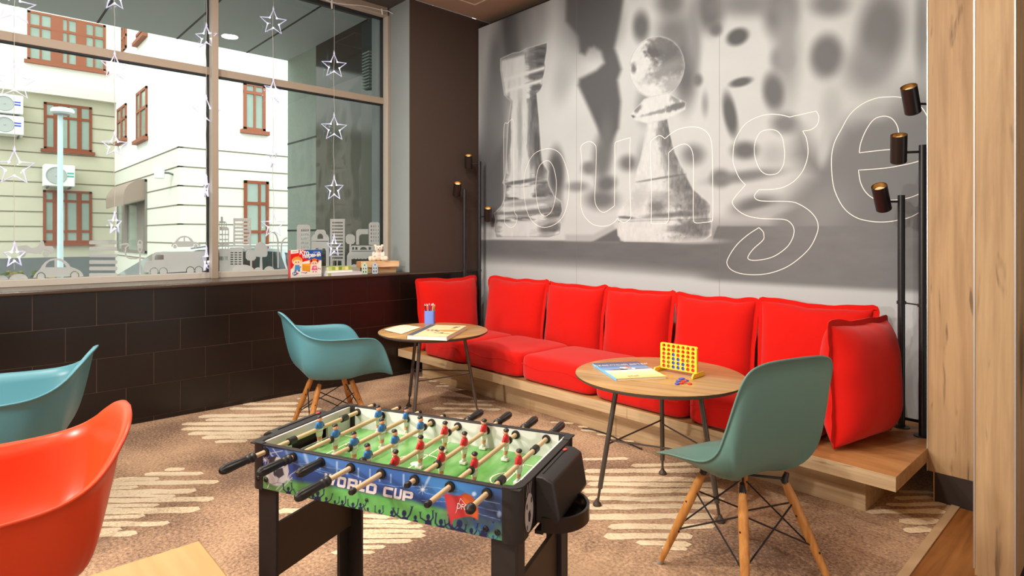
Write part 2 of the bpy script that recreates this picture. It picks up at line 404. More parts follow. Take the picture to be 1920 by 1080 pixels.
# ---- wood clad partition on the right
def panel(x0, y0, z0, x1, y1, z1, name, m=None):
    q = MB(); q.box(x0, y0, z0, x1, y1, z1); return struct(q.build(name, m or M_oak, bevel=.002))
panel(3.952, -.449, .14, 4.60, -.40, CEIL, 'wall_right_panel')
py = -1.34; xa, xb = onY(py, 1827).x, onY(py, 1903).x
panel(xa, py, .115, xb, -.45, CEIL, 'wall_right_column')
q = MB(); q.box(3.98, -.447, 0, 4.6, -.40, .14); q.box(xa + .02, py + .03, 0, xb - .02, -.45, .114); struct(q.build('baseboard_right', mat('plinth_dark', rgb(52, 42, 36), .6)))
q = MB(); q.box(3.976, -.449, 0, 3.98, -.43, .14); struct(q.build('trim_4', mat('plinth_edge', rgb(214, 176, 124), .5)))
q = MB(); q.box(3.9495, -.4515, .14, 3.9535, -.40, CEIL); q.box(xa - .003, py - .002, .14, xa + .002, py + .02, CEIL); q.box(xb - .002, py - .002, .14, xb + .003, py + .02, CEIL)
struct(q.build('trim_3', M_alu))
px = onX(xb + .02, 1912).y
panel(xb + .25, -1.1, .14, 6.0, -1.05, CEIL, 'wall_right_far_panel')

# ================================================================== MURAL
def np_noise(x, y, seed=0):
    """value noise, smooth"""
    r = np.random.RandomState(seed); T = r.rand(64, 64)
    xi = np.floor(x).astype(int); yi = np.floor(y).astype(int); fx = x - xi; fy = y - yi
    fx = fx * fx * (3 - 2 * fx); fy = fy * fy * (3 - 2 * fy)
    g = lambda a, b: T[a % 64, b % 64]
    return (g(xi, yi) * (1 - fx) + g(xi + 1, yi) * fx) * (1 - fy) + (g(xi, yi + 1) * (1 - fx) + g(xi + 1, yi + 1) * fx) * fy
def fbm(x, y, seed=0, o=4):
    a = 0; s = .5; t = 0
    for k in range(o): a = a + s * np_noise(x * 2 ** k, y * 2 ** k, seed + k); t += s; s *= .5
    return a / t
def sdf_poly(px, py, P):
    P = np.array(P, float); d = np.full(px.shape, 1e9); s = np.ones(px.shape)
    n = len(P)
    for i in range(n):
        a = P[i]; b = P[i - 1]; e = b - a; wx = px - a[0]; wy = py - a[1]
        t = np.clip((wx * e[0] + wy * e[1]) / max(1e-9, e.dot(e)), 0, 1)
        d = np.minimum(d, (wx - e[0] * t) ** 2 + (wy - e[1] * t) ** 2)
        c1 = py >= a[1]; c2 = py < b[1]; c3 = e[0] * wy > e[1] * wx
        fl_ = (c1 & c2 & c3) | (~c1 & ~c2 & ~c3); s = np.where(fl_, -s, s)
    return np.sqrt(d) * s
def sst(a, b, x):
    t = np.clip((x - a) / (b - a), 0, 1); return t * t * (3 - 2 * t)
class Paint:
    def __init__(s, U, V, base): s.U = U; s.V = V; s.g = np.full(U.shape, base, float)
    def ell(s, cu, cv, ru, rv, val, soft=.5, ang=0, op=1.0, wob=0.0):
        a = R(ang); dx = s.U - cu; dy = s.V - cv
        x = (dx * math.cos(a) + dy * math.sin(a)) / ru; y = (-dx * math.sin(a) + dy * math.cos(a)) / rv
        r = np.sqrt(x * x + y * y)
        if wob: r = r + wob * (fbm(s.U / 12, s.V / 12, 11) - .5)
        k = (1 - sst(1 - soft, 1 + soft, r)) * op; s.g = s.g * (1 - k) + val * k
    def poly(s, P, val, soft=1.5, op=1.0, tex=None):
        d = sdf_poly(s.U, s.V, P); k = (1 - sst(-soft, soft, d)) * op
        v = val if tex is None else tex; s.g = s.g * (1 - k) + v * k; return d
def paint_mural(U, V):
    p = Paint(U, V, .85)
    p.g += .05 * (fbm(U / 60, V / 60, 3) - .5)
    E = p.ell
    E(905, 150, 30, 140, .80, .5); E(958, 70, 22, 110, .42, .6); E(990, 40, 22, 60, .55, .8); E(1010, 30, 20, 50, .66, .9); E(928, 230, 24, 110, .54, .6); E(932, 120, 14, 60, .52, .7); E(910, 330, 30, 70, .45, .7)
    E(1075, 20, 30, 90, .62, .8)
    E(1055, 150, 16, 40, .74, .8, 10)
    # dark blurred horse head and its reflection on the board
    p.poly([(1062, -20), (1172, -20), (1162, 40), (1152, 90), (1158, 105), (1165, 130), (1158, 150), (1164, 190), (1160, 240), (1146, 268), (1130, 262), (1105, 205), (1084, 160), (1086, 148), (1118, 132), (1133, 118), (1127, 96), (1114, 87), (1104, 90), (1097, 103), (1087, 98), (1084, 68), (1070, 50), (1061, 40)], .40, 6, .95)
    E(1120, 40, 44, 60, .365, .5, op=.6)
    E(1128, 300, 16, 40, .50, .7); E(1138, 260, 12, 40, .48, .8); E(1105, 315, 14, 12, .55, .6); E(1137, 345, 18, 14, .47, .6, -20); E(1082, 350, 20, 9, .60, .7); E(1128, 374, 28, 18, .50, .7); E(1178, 306, 16, 14, .50, .7)
    E(1043, 325, 15, 45, .42, .5); E(1040, 390, 14, 30, .55, .7)
    E(1202, 50, 15, 27, .46, .6); E(1258, 5, 26, 26, .52, .7); E(1285, 120, 22, 75, .45, .6); E(1262, 60, 28, 30, .52, .8); E(1208, 200, 14, 30, .62, .8); E(1206, 310, 12, 40, .66, .8)
    E(1330, 20, 26, 40, .47, .6); E(1342, 55, 11, 12, .48, .6); E(1300, 60, 14, 60, .60, .8)
    E(1464, 20, 30, 46, .47, .6, 8); E(1400, 8, 60, 22, .58, .8); E(1383, 69, 21, 15, .40, .4, -25); E(1467, 111, 20, 22, .53, .6); E(1475, 90, 22, 90, .64, .9); E(1450, 172, 19, 34, .46, .5, -6); E(1389, 154, 21, 8, .42, .45, -14); E(1369, 215, 12, 40, .42, .45, -10)
    E(1397, 282, 24, 16, .47, .6); E(1308, 150, 9, 11, .5, .6); E(1322, 195, 6, 20, .66, .8); E(1550, 105, 30, 40, .47, .45, 8); E(1555, 8, 34, 22, .54, .7); E(1652, 60, 42, 75, .50, .5, 8); E(1625, 130, 40, 40, .60, .8); E(1730, 60, 14, 80, .58, .8); E(1735, 210, 60, 50, .60, .9)
    E(1472, 232, 24, 18, .54, .7); E(1351, 334, 18, 16, .50, .6); E(1400, 330, 60, 10, .55, .8, -8); E(1415, 385, 40, 16, .50, .7, -12); E(1300, 290, 20, 18, .55, .7)
    # large grey plane on the right
    dd = sdf_poly(U, V, [(1500, 250), (1540, 300), (1580, 235), (1640, 215), (1900, 190), (1900, 700), (1320, 560), (1330, 424), (1440, 420), (1520, 330), (1490, 290)])
    k = (1 - sst(-30, 34, dd)); p.g = p.g * (1 - k) + .535 * k
    E(1545, 275, 9, 30, .80, .8, 8); E(1560, 205, 18, 40, .76, .8); E(1640, 210, 22, 14, .72, .9); E(1450, 290, 22, 20, .76, .8); E(1440, 395, 50, 8, .74, .8, -10)
    E(1540, 400, 60, 40, .60, .8, -40); E(1650, 450, 90, 14, .60, .8)
    # board edge: dark front band with a soft lower border
    vt = np.interp(U, [890, 1120, 1160, 1335, 1345, 1500, 1740], [449, 452, 452, 452, 424, 424, 424])
    vb = np.interp(U, [890, 1100, 1300, 1500, 1740, 1900], [487, 500, 516, 528, 540, 546])
    k = sst(-2.5, 2.5, V - vt) * (1 - sst(-20, 20, V - vb)); p.g = p.g * (1 - k) + (.46 + .045 * fbm(U / 40, V / 14, 5) + .05 * sst(1300, 1500, U)) * k
    k = sst(0, 16, V - vb); p.g = p.g * (1 - k) + .845 * k
    p.poly([(1060, 440), (1112, 440), (1150, 420), (1160, 454), (1060, 452)], .72, 4, .8); p.poly([(1110, 454), (1158, 428), (1164, 454)], .46, 3)
    p.poly([(898, 350), (945, 262), (946, 395), (926, 424), (897, 424)], .43, 9, .9)
    E(905, 440, 20, 8, .75, .7)
    # --- rook
    st = fbm(U / 5, V / 26, 21, 4); st2 = fbm(U / 26, V / 6, 31, 4)
    rook = [(938, 110), (948, 105), (962, 99), (975, 97), (985, 91), (1003, 86), (1027, 79), (1026, 95), (1022, 118), (1024, 126), (1018, 150), (1018, 160), (1014, 170), (1007, 176), (1011, 220), (1015, 275), (1019, 306), (1029, 321), (1027, 336), (1030, 348), (1040, 368), (1053, 378), (1055, 396), (1049, 409), (1053, 420), (1051, 440), (1030, 446), (930, 446), (926, 432), (929, 412), (926, 400), (940, 386), (946, 370), (948, 348), (942, 343), (947, 330), (952, 240), (958, 190), (945, 178), (941, 150), (938, 130)]
    d = p.poly(rook, .90, 1.5, 1, .86 + .07 * st)
    ins = 1 - sst(-3, 0, d)
    def dark(cu, cv, ru, rv, val, soft=.5, ang=0, n=st, lo=.40, hi=.62, op=.9):
        a = R(ang); dx = U - cu; dy = V - cv
        x = (dx * math.cos(a) + dy * math.sin(a)) / ru; y = (-dx * math.sin(a) + dy * math.cos(a)) / rv
        k = (1 - sst(1 - soft, 1 + soft, np.sqrt(x * x + y * y) + .9 * (n - .5))) * ins * op; p.g = p.g * (1 - k) + val * k
    dark(1014, 103, 20, 28, .42, .4); dark(962, 104, 26, 5, .6, .6, -14, st2); dark(995, 108, 8, 20, .60, .6); dark(1006, 140, 18, 9, .42, .4, -12); dark(1008, 163, 13, 6, .42, .4, -12); dark(1003, 235, 11, 66, .46, .5); dark(975, 240, 4, 70, .70, .7); dark(996, 250, 4, 70, .62, .6); dark(953, 250, 4, 70, .6, .6)
    dark(1012, 320, 8, 14, .5); dark(980, 340, 38, 3.5, .46, .5, -9, st2); dark(1020, 356, 15, 10, .50, .5, -8); dark(1000, 397, 44, 5, .5, .5, -6, st2); dark(1046, 392, 12, 12, .44, .5); dark(965, 400, 30, 3, .55, .5, 0, st2); dark(1032, 428, 20, 8, .46, .5, -6, st2); dark(985, 380, 40, 5, .66, .6, -6, st2)
    ul = np.interp(V, [80, 95, 110, 130, 150, 178, 190, 240, 330, 343, 348, 372, 390, 405, 430, 447], [980, 950, 938, 938, 941, 946, 957, 952, 946, 943, 948, 945, 938, 927, 926, 930]); ur = np.interp(V, [79, 95, 118, 126, 150, 176, 220, 275, 306, 321, 336, 348, 368, 378, 396, 409, 420, 447], [1027, 1026, 1022, 1024, 1018, 1008, 1011, 1015, 1019, 1029, 1027, 1030, 1040, 1053, 1055, 1049, 1053, 1040])
    s_ = (U - ul) / np.maximum(8, ur - ul); vst = np.where((V > 185) & (V < 325), st, st2)
    amt = np.interp(V, [70, 110, 180, 190, 315, 330, 450], [.95, .85, .7, .8, .75, .5, .45]); lo_ = np.interp(V, [70, 180, 200, 450], [.55, .62, .55, .60])
    k = sst(lo_, lo_ + .2, s_ + .5 * (vst - .5)) * (1 - sst(.93, 1.0, s_)) * amt * ins; p.g = p.g * (1 - k) + (.28 + .36 * vst) * k
    k = (1 - sst(.0, .10, s_ + .25 * (vst - .5))) * ins * .55 * (V > 180); p.g = p.g * (1 - k) + .5 * k
    for c0 in (150, 172):
        k = np.exp(-((V - (c0 - .30 * (U - 945))) / 3.6) ** 2) * ins * (V < 182); p.g = p.g * (1 - k) + .93 * k
    for c0, c1_ in ((340, 4), (362, 5), (402, 5)):
        k = np.exp(-((V - 7 - (c0 - .10 * (U - 985))) / c1_) ** 2) * ins * sst(.35, .55, st2) * .9; p.g = p.g * (1 - k) + .42 * k
    k = ins * (1 - sst(0, 4.5, -d)) * .6; p.g = p.g * (1 - k) + .42 * k
    # --- pawn
    st = fbm(U / 7 + V / 13, V / 7 - U / 13, 41, 4); st2 = fbm(U / 30 + V / 90, V / 6, 51, 4); st3 = fbm(U / 4, V / 9, 61, 3)
    a = R(14); hx = ((U - 1231) * math.cos(a) + (V - 126) * math.sin(a)) / 52; hy = (-(U - 1231) * math.sin(a) + (V - 126) * math.cos(a)) / 58
    d = (np.sqrt(hx * hx + hy * hy) - 1) * 54
    k = 1 - sst(-1.2, 1.2, d); p.g = p.g * (1 - k) + (.87 + .06 * st) * k
    ins = 1 - sst(-2, 0, d)
    dark(1262, 112, 34, 40, .50, .6, 10, st); dark(1250, 92, 30, 22, .45, .6, 0, st); dark(1232, 88, 20, 16, .50, .6, -20, st); dark(1226, 100, 14, 10, .42, .5, 0, st); dark(1245, 132, 34, 10, .6, .7, -30, st); dark(1188, 128, 5, 9, .5, .6, 0, st); dark(1262, 160, 20, 16, .70, .7, 0, st)
    k = ins * (1 - sst(0, 3.0, -d)) * .5; p.g = p.g * (1 - k) + .45 * k
    coll = [(1207, 186), (1222, 180), (1252, 174), (1270, 184), (1286, 192), (1285, 205), (1262, 219), (1236, 227), (1214, 232), (1190, 226), (1182, 217), (1184, 211), (1199, 196)]
    d = p.poly(coll, .9, 1.3, 1, .87 + .06 * st3); ins = 1 - sst(-2, 0, d)
    dark(1268, 200, 24, 6, .46, .5, -18, st3); dark(1266, 184, 10, 7, .6, .6, 20, st3); dark(1196, 204, 8, 5, .55, .6, -40, st3); dark(1186, 219, 4, 3, .4, .5, 0, st3); dark(1230, 211, 26, 3, .62, .6, -14, st3)
    k = ins * (1 - sst(0, 2.5, -d)) * .35; p.g = p.g * (1 - k) + .45 * k
    body = [(1214, 231), (1252, 222), (1258, 255), (1266, 285), (1280, 314), (1288, 322), (1290, 334), (1300, 354), (1322, 372), (1333, 384), (1333, 396), (1330, 404), (1335, 410), (1334, 442), (1318, 452), (1270, 455), (1170, 453), (1158, 442), (1156, 418), (1161, 412), (1155, 402), (1160, 392), (1180, 372), (1190, 340), (1188, 336), (1200, 300), (1208, 262)]
    d = p.poly(body, .9, 1.3, 1, .85 + .08 * st3); ins = 1 - sst(-3, 0, d)
    dark(1250, 255, 14, 36, .50, .6, -8, st3); dark(1262, 300, 16, 22, .60, .7, -15, st3); dark(1285, 350, 28, 16, .52, .6, 15, st); dark(1232, 388, 16, 14, .5, .7, 0, st); dark(1310, 385, 26, 14, .50, .6, 15, st2); dark(1265, 375, 40, 12, .66, .8, 10, st2); dark(1275, 402, 60, 5, .5, .6, -4, st2); dark(1300, 427, 42, 13, .50, .5, -4, st2); dark(1175, 408, 16, 2.5, .45, .6, 3, st2); dark(1238, 334, 46, 2, .52, .6, -9, st2); dark(1195, 372, 14, 22, .78, .8, 20, st)
    ul = np.interp(V, [222, 262, 300, 336, 340, 372, 392, 402, 412, 440, 455], [1216, 1208, 1200, 1188, 1190, 1180, 1160, 1155, 1160, 1157, 1168]); ur = np.interp(V, [222, 255, 285, 314, 334, 354, 372, 396, 410, 442, 455], [1252, 1258, 1266, 1280, 1290, 1300, 1322, 1333, 1335, 1334, 1315])
    s_ = (U - ul) / np.maximum(8, ur - ul); vst = np.where(V < 335, st3, st)
    k = sst(.52, .80, s_ + .5 * (vst - .5)) * (1 - sst(.94, 1.0, s_)) * ins * .62; p.g = p.g * (1 - k) + (.32 + .34 * st3) * k
    k = sst(0, 2, np.abs(V - (413 - .03 * (U - 1240)))) ; p.g = np.where(d < 0, p.g * (.80 + .20 * k), p.g)
    k = ins * (1 - sst(0, 3.0, -d)) * .4; p.g = p.g * (1 - k) + .45 * k
    E(1300, 452, 50, 5, .80, .8, 0, .8)
    return np.clip(p.g, 0, 1)

mural = thing('wall_mural', 'large black and white chess print covering the wall above the red sofa', 'mural', (0, 0, .24))
MX = [0.0, 1.319, 2.632, 3.945]; ZB, ZT = .26, 3.383; STEP = .0062
M_print = vcol_mat('mural_print', .5, .25)
M_edge = mat('mural_panel_edge', rgb(110, 106, 102), .6)
for i in range(3):
    x0, x1 = MX[i] + .0012, MX[i + 1] - .0012
    nx = int((x1 - x0) / STEP); nz = int((ZT - ZB) / STEP)
    xs = np.linspace(x0, x1, nx + 1); zs = np.linspace(ZB, ZT, nz + 1); XX, ZZ = np.meshgrid(xs, zs)
    dx = XX - CAM[0]; dy = -CAM[1]; dep = -_s * dx + _c * dy
    UU = 960 + F_PX * (_c * dx + _s * dy) / dep; VV = V_H - F_PX * (ZZ - CAM[2]) / dep
    g = paint_mural(UU, VV)
    # ink: slightly warm greys
    lg = np.clip((g - .36) / .54, -.3, 1.06)
    srgb = np.stack([.285 + .51 * lg, .29 + .53 * lg, .30 + .525 * lg], -1)
    linr = np.where(srgb <= .04045, srgb / 12.92, ((srgb + .055) / 1.055) ** 2.4)
    me = bpy.data.meshes.new('mural_panel'); nv = (nx + 1) * (nz + 1)
    co = np.stack([XX, np.zeros_like(XX), ZZ - .24], -1).reshape(-1, 3)
    idx = np.arange(nv).reshape(nz + 1, nx + 1)
    fc = np.stack([idx[:-1, :-1], idx[:-1, 1:], idx[1:, 1:], idx[1:, :-1]], -1).reshape(-1, 4)
    me.vertices.add(nv); me.vertices.foreach_set('co', co.ravel())
    me.loops.add(fc.size); me.loops.foreach_set('vertex_index', fc.ravel())
    me.polygons.add(len(fc)); me.polygons.foreach_set('loop_start', np.arange(0, fc.size, 4)); me.polygons.foreach_set('loop_total', np.full(len(fc), 4))
    me.update(); me.validate()
    ca = me.color_attributes.new('print', 'FLOAT_COLOR', 'POINT')
    ca.data.foreach_set('color', np.concatenate([linr.reshape(-1, 3), np.ones((nv, 1))], 1).ravel())
    me.materials.append(M_print)
    o = bpy.data.objects.new('mural_panel', me); COL.objects.link(o); o.parent = mural
q = MB(); q.box(0.0, .0005, ZB - .24, MX[3], .03, ZT - .24); q.build('backing_board', M_edge, mural)

C_ = lambda *a: a + (1,)      # corner point
LETTERS = [
 [[(963,228),(952,231),(945,240),(945,330),(945.5,408),(949,421),(958.5,426.5),(967,420),(969.5,406),(965,398),(963.5,380),(963.5,300)]],
 [[(1028,278.6),(1050,288),(1063,318),(1067,350),(1062,390),(1047,416),(1021,426.5),(1000,417),(987,392),(982,350),(986,318),(1001,289)],
  [(1026,301),(1037,312),(1043,340),(1041,372),(1034,396),(1022,405),(1012,397),(1006,372),(1005,340),(1011,312)]],
 [[(1089,280),(1091,272),(1099,266.7),(1108,265.8),(1115,271),(1118,281),(1117,334),(1115,369),(1118,385.6),(1126.5,396.5),(1136,397),C_(1152,386),(1152.5,340),(1153,300),(1153,271),(1158,265),C_(1182,258),(1181,280),(1181,340),C_(1183,407),(1179,412.7),(1170,417),(1160,412.7),(1158,409.5),(1151,417),(1140,423),(1125,424),(1110,419.5),(1097,407),(1091,394),(1089,375),(1091,307)]],
 [[(1220,300),(1219.5,270),(1223,262.5),(1230,257),(1238,254),C_(1246.7,260),(1260.6,248.6),(1274,241.7),(1294,238),(1313,240),(1327,250),(1334,266.7),(1336,300),(1336.4,350),(1336.4,408),(1332,415),(1320,417),(1304,417.6),(1300,407),(1300,350),(1300,300),(1296.7,280.6),(1288,271),(1277,271),(1263,278),C_(1253.7,286.5),(1253.8,340),(1253.8,405),(1251,415.4),(1245.7,419),C_(1221,419.5),(1221.5,360)]],
 [[(1374.4,300),(1376,272),(1383,253),(1397,233),(1416.7,221),(1439,214.7),(1461,215),C_(1480.6,219.4),C_(1530.6,208.3),(1535,217),(1535,226),(1530.6,236),(1519,243.6),C_(1505,245.6),(1511,257),(1514.4,272),(1515,288),(1511.9,303.7),(1504.4,321.5),(1489.6,339),(1469,351),(1448,355),C_(1423,355.6),(1415.6,364.4),(1415,370.4),(1421.5,375.4),(1436,377.2),(1477.8,377.8),(1495.6,381.6),(1516.3,394),(1529.6,409),(1534,423.7),(1531,440),(1519,463.7),(1498.5,484.4),(1474.8,500.7),(1448,511),(1421.5,515),(1391.9,513.5),(1372.6,506.7),(1363.7,496.3),(1365,484.4),(1380,460.7),(1400.7,441.5),C_(1423,426.7),(1430.4,434),(1432.4,441.5),(1430.4,450.4),(1412.6,466.7),(1403,480),(1403.7,486),(1415.6,488.3),(1440.7,484.4),(1460,475.6),(1477.8,460.7),(1487.3,443),(1488.4,428),(1480.7,416.3),(1468.9,411.3),(1448,410.4),(1424.4,409.5),(1400.7,404.4),(1383,394),(1373.2,380.7),(1378.5,368.9),C_(1397.8,346.7),(1386,333.3),(1377,312.6)],
  [(1441.7,243),(1425,248.6),(1416,266.7),(1414.4,285),(1417,300),(1424.4,317),(1434.8,326),(1448,327.4),(1460,323),(1468.9,308),(1471.3,288),(1470,275),(1466.7,258),(1457,245.8)]],
 [[(1685,182),(1668.9,181.6),(1645,183.7),(1618.5,194),(1594.8,213.3),(1577.8,241.7),(1564,269.4),(1559,300),(1562,345),(1572.6,374.8),(1587.4,395.6),(1608,409),(1631.9,414.8),(1655.6,416.3),(1682,413.3),(1706,407.4),(1723,398.5),C_(1744,385),C_(1744,355),(1723,363.9),(1706,370.4),(1682,374.8),(1655.6,375.4),(1637.8,371.9),(1623,360),(1613.5,342),C_(1609.6,319),(1655.6,315.6),(1685,311),(1723,302),C_(1752,288),(1750,250),(1738.5,218),(1725,198.5),(1707,187)],
  [C_(1611,286.5),(1614,268),(1624.4,243),(1639,223.7),(1657,217.8),(1671.8,222),(1682,235.5),(1685.3,253.3),C_(1686,279),(1650,282)]]]
M_line = mat('white_print_line', rgb(250, 248, 240), .5)
for ch, loops in zip('lounge', LETTERS):
    q = MB()
    for lp in loops:
        pts = [onY(-.0008, u, v) for u, v in smooth_closed(lp, 5)]
        n = len(pts); hw = .0023; A = []; B = []
        for i in range(n):
            d = pts[(i + 1) % n] - pts[i - 1]; nn = Vector((-d.z, 0, d.x)).normalized()
            A.append(pts[i] + nn * hw); B.append(pts[i] - nn * hw)
        vs = [(p.x, p.y, p.z - .24) for p in A] + [(p.x, p.y, p.z - .24) for p in B]
        q.add(vs, [(i, (i + 1) % n, n + (i + 1) % n, n + i) for i in range(n)])
    q.build('letter_outline', M_line, mural)
# ================================================================== BENCH AND CUSHIONS
b = thing('wooden_bench', 'long low oak plank bench along the mural wall carrying the red cushions', 'bench', (0, 0, 0))
BT, BF = .247, -.957
q = MB(); xs = [.012, 1.45, 2.55, 3.952]
for i in range(3): q.box(xs[i] + .0006, BF, BT - .066, xs[i + 1] - .0006, -.012, BT)
o = q.build('bench_top', [M_oakx, M_oaktop], b, bevel=.0015)
for p in o.data.polygons:
    if p.normal.z > .9: p.material_index = 1
q = MB(); xs = [.19, .86, 1.58, 2.36, 3.1, 3.793]
for i in range(5): q.box(xs[i] + .0008, -.815, 0.0, xs[i + 1] - .0008, -.05, BT - .067)
q.build('bench_base', M_oakx, b, bevel=.0015)

M_red = mat('red_canvas', rgb(208, 22, 12), .85, .12, noise=.04, nscale=40, bump=.15, bscale=900, sheen=.15)
def cushion_mesh(w, h, t, seed, fl=.028, pinch=.035, n=26, puff=.5, sag=0.0):
    """pillow standing in local XZ, thickness along Y; returns body and flange builders"""
    def at(a, c):
        x = a * w / 2 * (1 - pinch * (1 - c * c) * (abs(a) ** 3)); z = c * h / 2 * (1 - pinch * (1 - a * a) * abs(c) ** 3)
        x += .006 * mnoise.noise((a * 2.1, c * 2.1, seed)); z += .016 * mnoise.noise((a * 2.3, c * 2.3, seed + 9)) * max(0, c + .6) / 1.6
        return x, z + h / 2
    def th(a, c):
        k = max(0, (1 - abs(a) ** 3.2)) ** puff * max(0, (1 - abs(c) ** 3.2)) ** puff
        k *= 1 - sag * c
        wr = .006 * mnoise.noise((a * 3 + seed, c * 3, 4)) + .004 * mnoise.noise((a * 7, c * 4 + seed, 7))
        e = min(1 - abs(a), 1 - abs(c)); wr += .010 * max(0, 1 - e / .3) * mnoise.noise((math.atan2(c, a) * 5, seed, 2)) * min(1, e / .06)
        return t / 2 * k + wr * k + .003
    body = MB(); us = [math.sin(PI / 2 * (2 * i / n - 1)) for i in range(n + 1)]
    for sgn in (1, -1):
        P = [[(*at(a, c), 0) for a in us] for c in us]
        body.grid([[(P[i][j][0], -sgn * th(us[j], us[i]), P[i][j][1]) for j in range(n + 1)] for i in range(n + 1)], flip=sgn < 0)
    ring = [(a, -1) for a in us] + [(1, c) for c in us[1:]] + [(a, 1) for a in us[::-1][1:]] + [(-1, c) for c in us[::-1][1:-1]]
    flg = MB(); k = len(ring)
    rows = [[], [], [], []]
    for i, (a, c) in enumerate(ring):
        x, z = at(a, c); d = Vector((a if abs(a) >= .999 else 0, c if abs(c) >= .999 else 0)); d.normalize() if d.length > 1 else None
        wv = .018 * mnoise.noise((i * .13, seed, 5)) + .005 * mnoise.noise((i * .5, seed, 8)); f = fl * (1 + .3 * mnoise.noise((i * .2, seed, 1)))
        if c < -.9: wv *= .2; f *= .35
        rows[0].append((x - d.x * .01, -.0035, z - d.y * .01)); rows[1].append((x + d.x * f, -.0025 + wv, z + d.y * f))
        rows[2].append((x + d.x * f, .0025 + wv, z + d.y * f)); rows[3].append((x - d.x * .01, .0035, z - d.y * .01))
    flg.grid(rows, closed_u=True)
    return body, flg
def put_cushion(name, label, cat, group, w, h, t, loc, rx, rz, seed, **kw):
    body, flg = cushion_mesh(w, h, t, seed, **kw)
    o = body.build(name, M_red, None, smooth=True, angle=180); tag(o, label, cat, group)
    f = flg.build('seam_flange', M_red, o, smooth=True, angle=60)
    o.rotation_euler = (rx, 0, rz); o.location = loc
    return o
# seats: boxy cushions with rounded front edge
SX = [.388, .955, 1.60, 2.268, 2.93, 3.565]
SEATL = ['red seat cushion at the window end of the bench, behind the pencil cup', 'red seat cushion second from the window wall',
         'red seat cushion in the middle of the bench', 'red seat cushion behind the round table with the yellow game', 'red seat cushion at the right end, behind the green side chair']
for i in range(5):
    x0, x1 = SX[i] + .003, SX[i + 1] - .003; nn = 22; D0, D1 = -.950, -.365; zt = .430 - .004 * (i % 2) + (.006 if i == 1 else 0)
    q = MB(); wd = x1 - x0; dp = D1 - D0; hh = zt - BT
    def sup(a, c, d):
        p = 5.0; m = (abs(a) ** p + abs(c) ** p + abs(d) ** p) ** (1 / p)
        return a / m, c / m, d / m
    for ax in range(3):
        for sg in (1, -1):
            P = []
            for ii in range(nn + 1):
                row = []
                for jj in range(nn + 1):
                    a, c = math.tan(PI / 4 * (2 * ii / nn - 1)), math.tan(PI / 4 * (2 * jj / nn - 1)); v = [0, 0, 0]; v[ax] = sg; v[(ax + 1) % 3] = a; v[(ax + 2) % 3] = c
                    ex = 9.0; k = [abs(t_) ** ex for t_ in v]; m = sum(k) ** (1 / ex); a3 = [t_ / m for t_ in v]
                    X_ = x0 + wd / 2 + a3[0] * wd / 2; Y_ = D0 + dp / 2 + a3[1] * dp / 2; Z_ = BT + hh / 2 + a3[2] * hh / 2
                    pf = .012 * (1 - a3[0] ** 2) * (1 - a3[1] ** 2)
                    if a3[2] > 0: Z_ += pf * a3[2] + .004 * mnoise.noise((X_ * 6, Y_ * 6, i)) * a3[2]
                    Y_ += -.004 * (1 - a3[0] ** 2) * (1 - a3[2] ** 2) * (1 if a3[1] < 0 else 0) + .003 * mnoise.noise((X_ * 8, Z_ * 8, i + 5))
                    row.append((X_, Y_, max(BT + .0005, Z_)))
                P.append(row)
            q.grid(P, flip=sg < 0)
    # weld the six faces
    o = q.build('seat_cushion', M_red, smooth=True, angle=180)
    bm = bmesh.new(); bm.from_mesh(o.data); bmesh.ops.remove_doubles(bm, verts=bm.verts, dist=1e-5); bmesh.ops.recalc_face_normals(bm, faces=bm.faces); bm.to_mesh(o.data); bm.free()
    tag(o, SEATL[i], 'cushion', 'red seat cushions on the bench')
    q = MB(); zs = BT + hh * .62
    q.path([(x0 + .03 + (wd - .06) * t_ / 10, D0 - .003, zs + .012 * math.sin(t_ * .9 + i)) for t_ in range(11)], .0022, 6); q.build('front_seam', M_red, o, smooth=True)
BX = [.345, 1.15, 1.775, 2.385, 2.995, 3.66]
BACKL = ['red back cushion nearest the window corner, first of the row along the mural', 'red back cushion second from the window corner', 'red back cushion in the middle of the row along the mural',
         'red back cushion directly behind the yellow game', 'red back cushion at the right end of the row, behind the green side chair']
HH = [.610, .598, .592, .590, .602]
for i in range(5):
    w_ = BX[i + 1] - BX[i] - .046
    put_cushion('back_cushion', BACKL[i], 'cushion', 'red back cushions along the wall', w_, HH[i], .21, ((BX[i] + BX[i + 1]) / 2, -.235, BT + .022), R(-7), R((-1.5, 2, 1, -1.5, 2.5)[i]), 10 + i * 3, pinch=.055)
put_cushion('arm_cushion', 'red arm cushion standing against the tiled window wall', 'cushion', 'red arm cushions at the bench ends', .66, .605, .23, (.262, -.548, BT + .018), R(-5), R(91), 31, pinch=.055)
put_cushion('arm_cushion', 'red arm cushion standing upright at the right end of the bench beside the lamp', 'cushion', 'red arm cushions at the bench ends', .54, .575, .25, (3.705, -.555, BT + .016), R(-2), R(80), 47, pinch=.05)

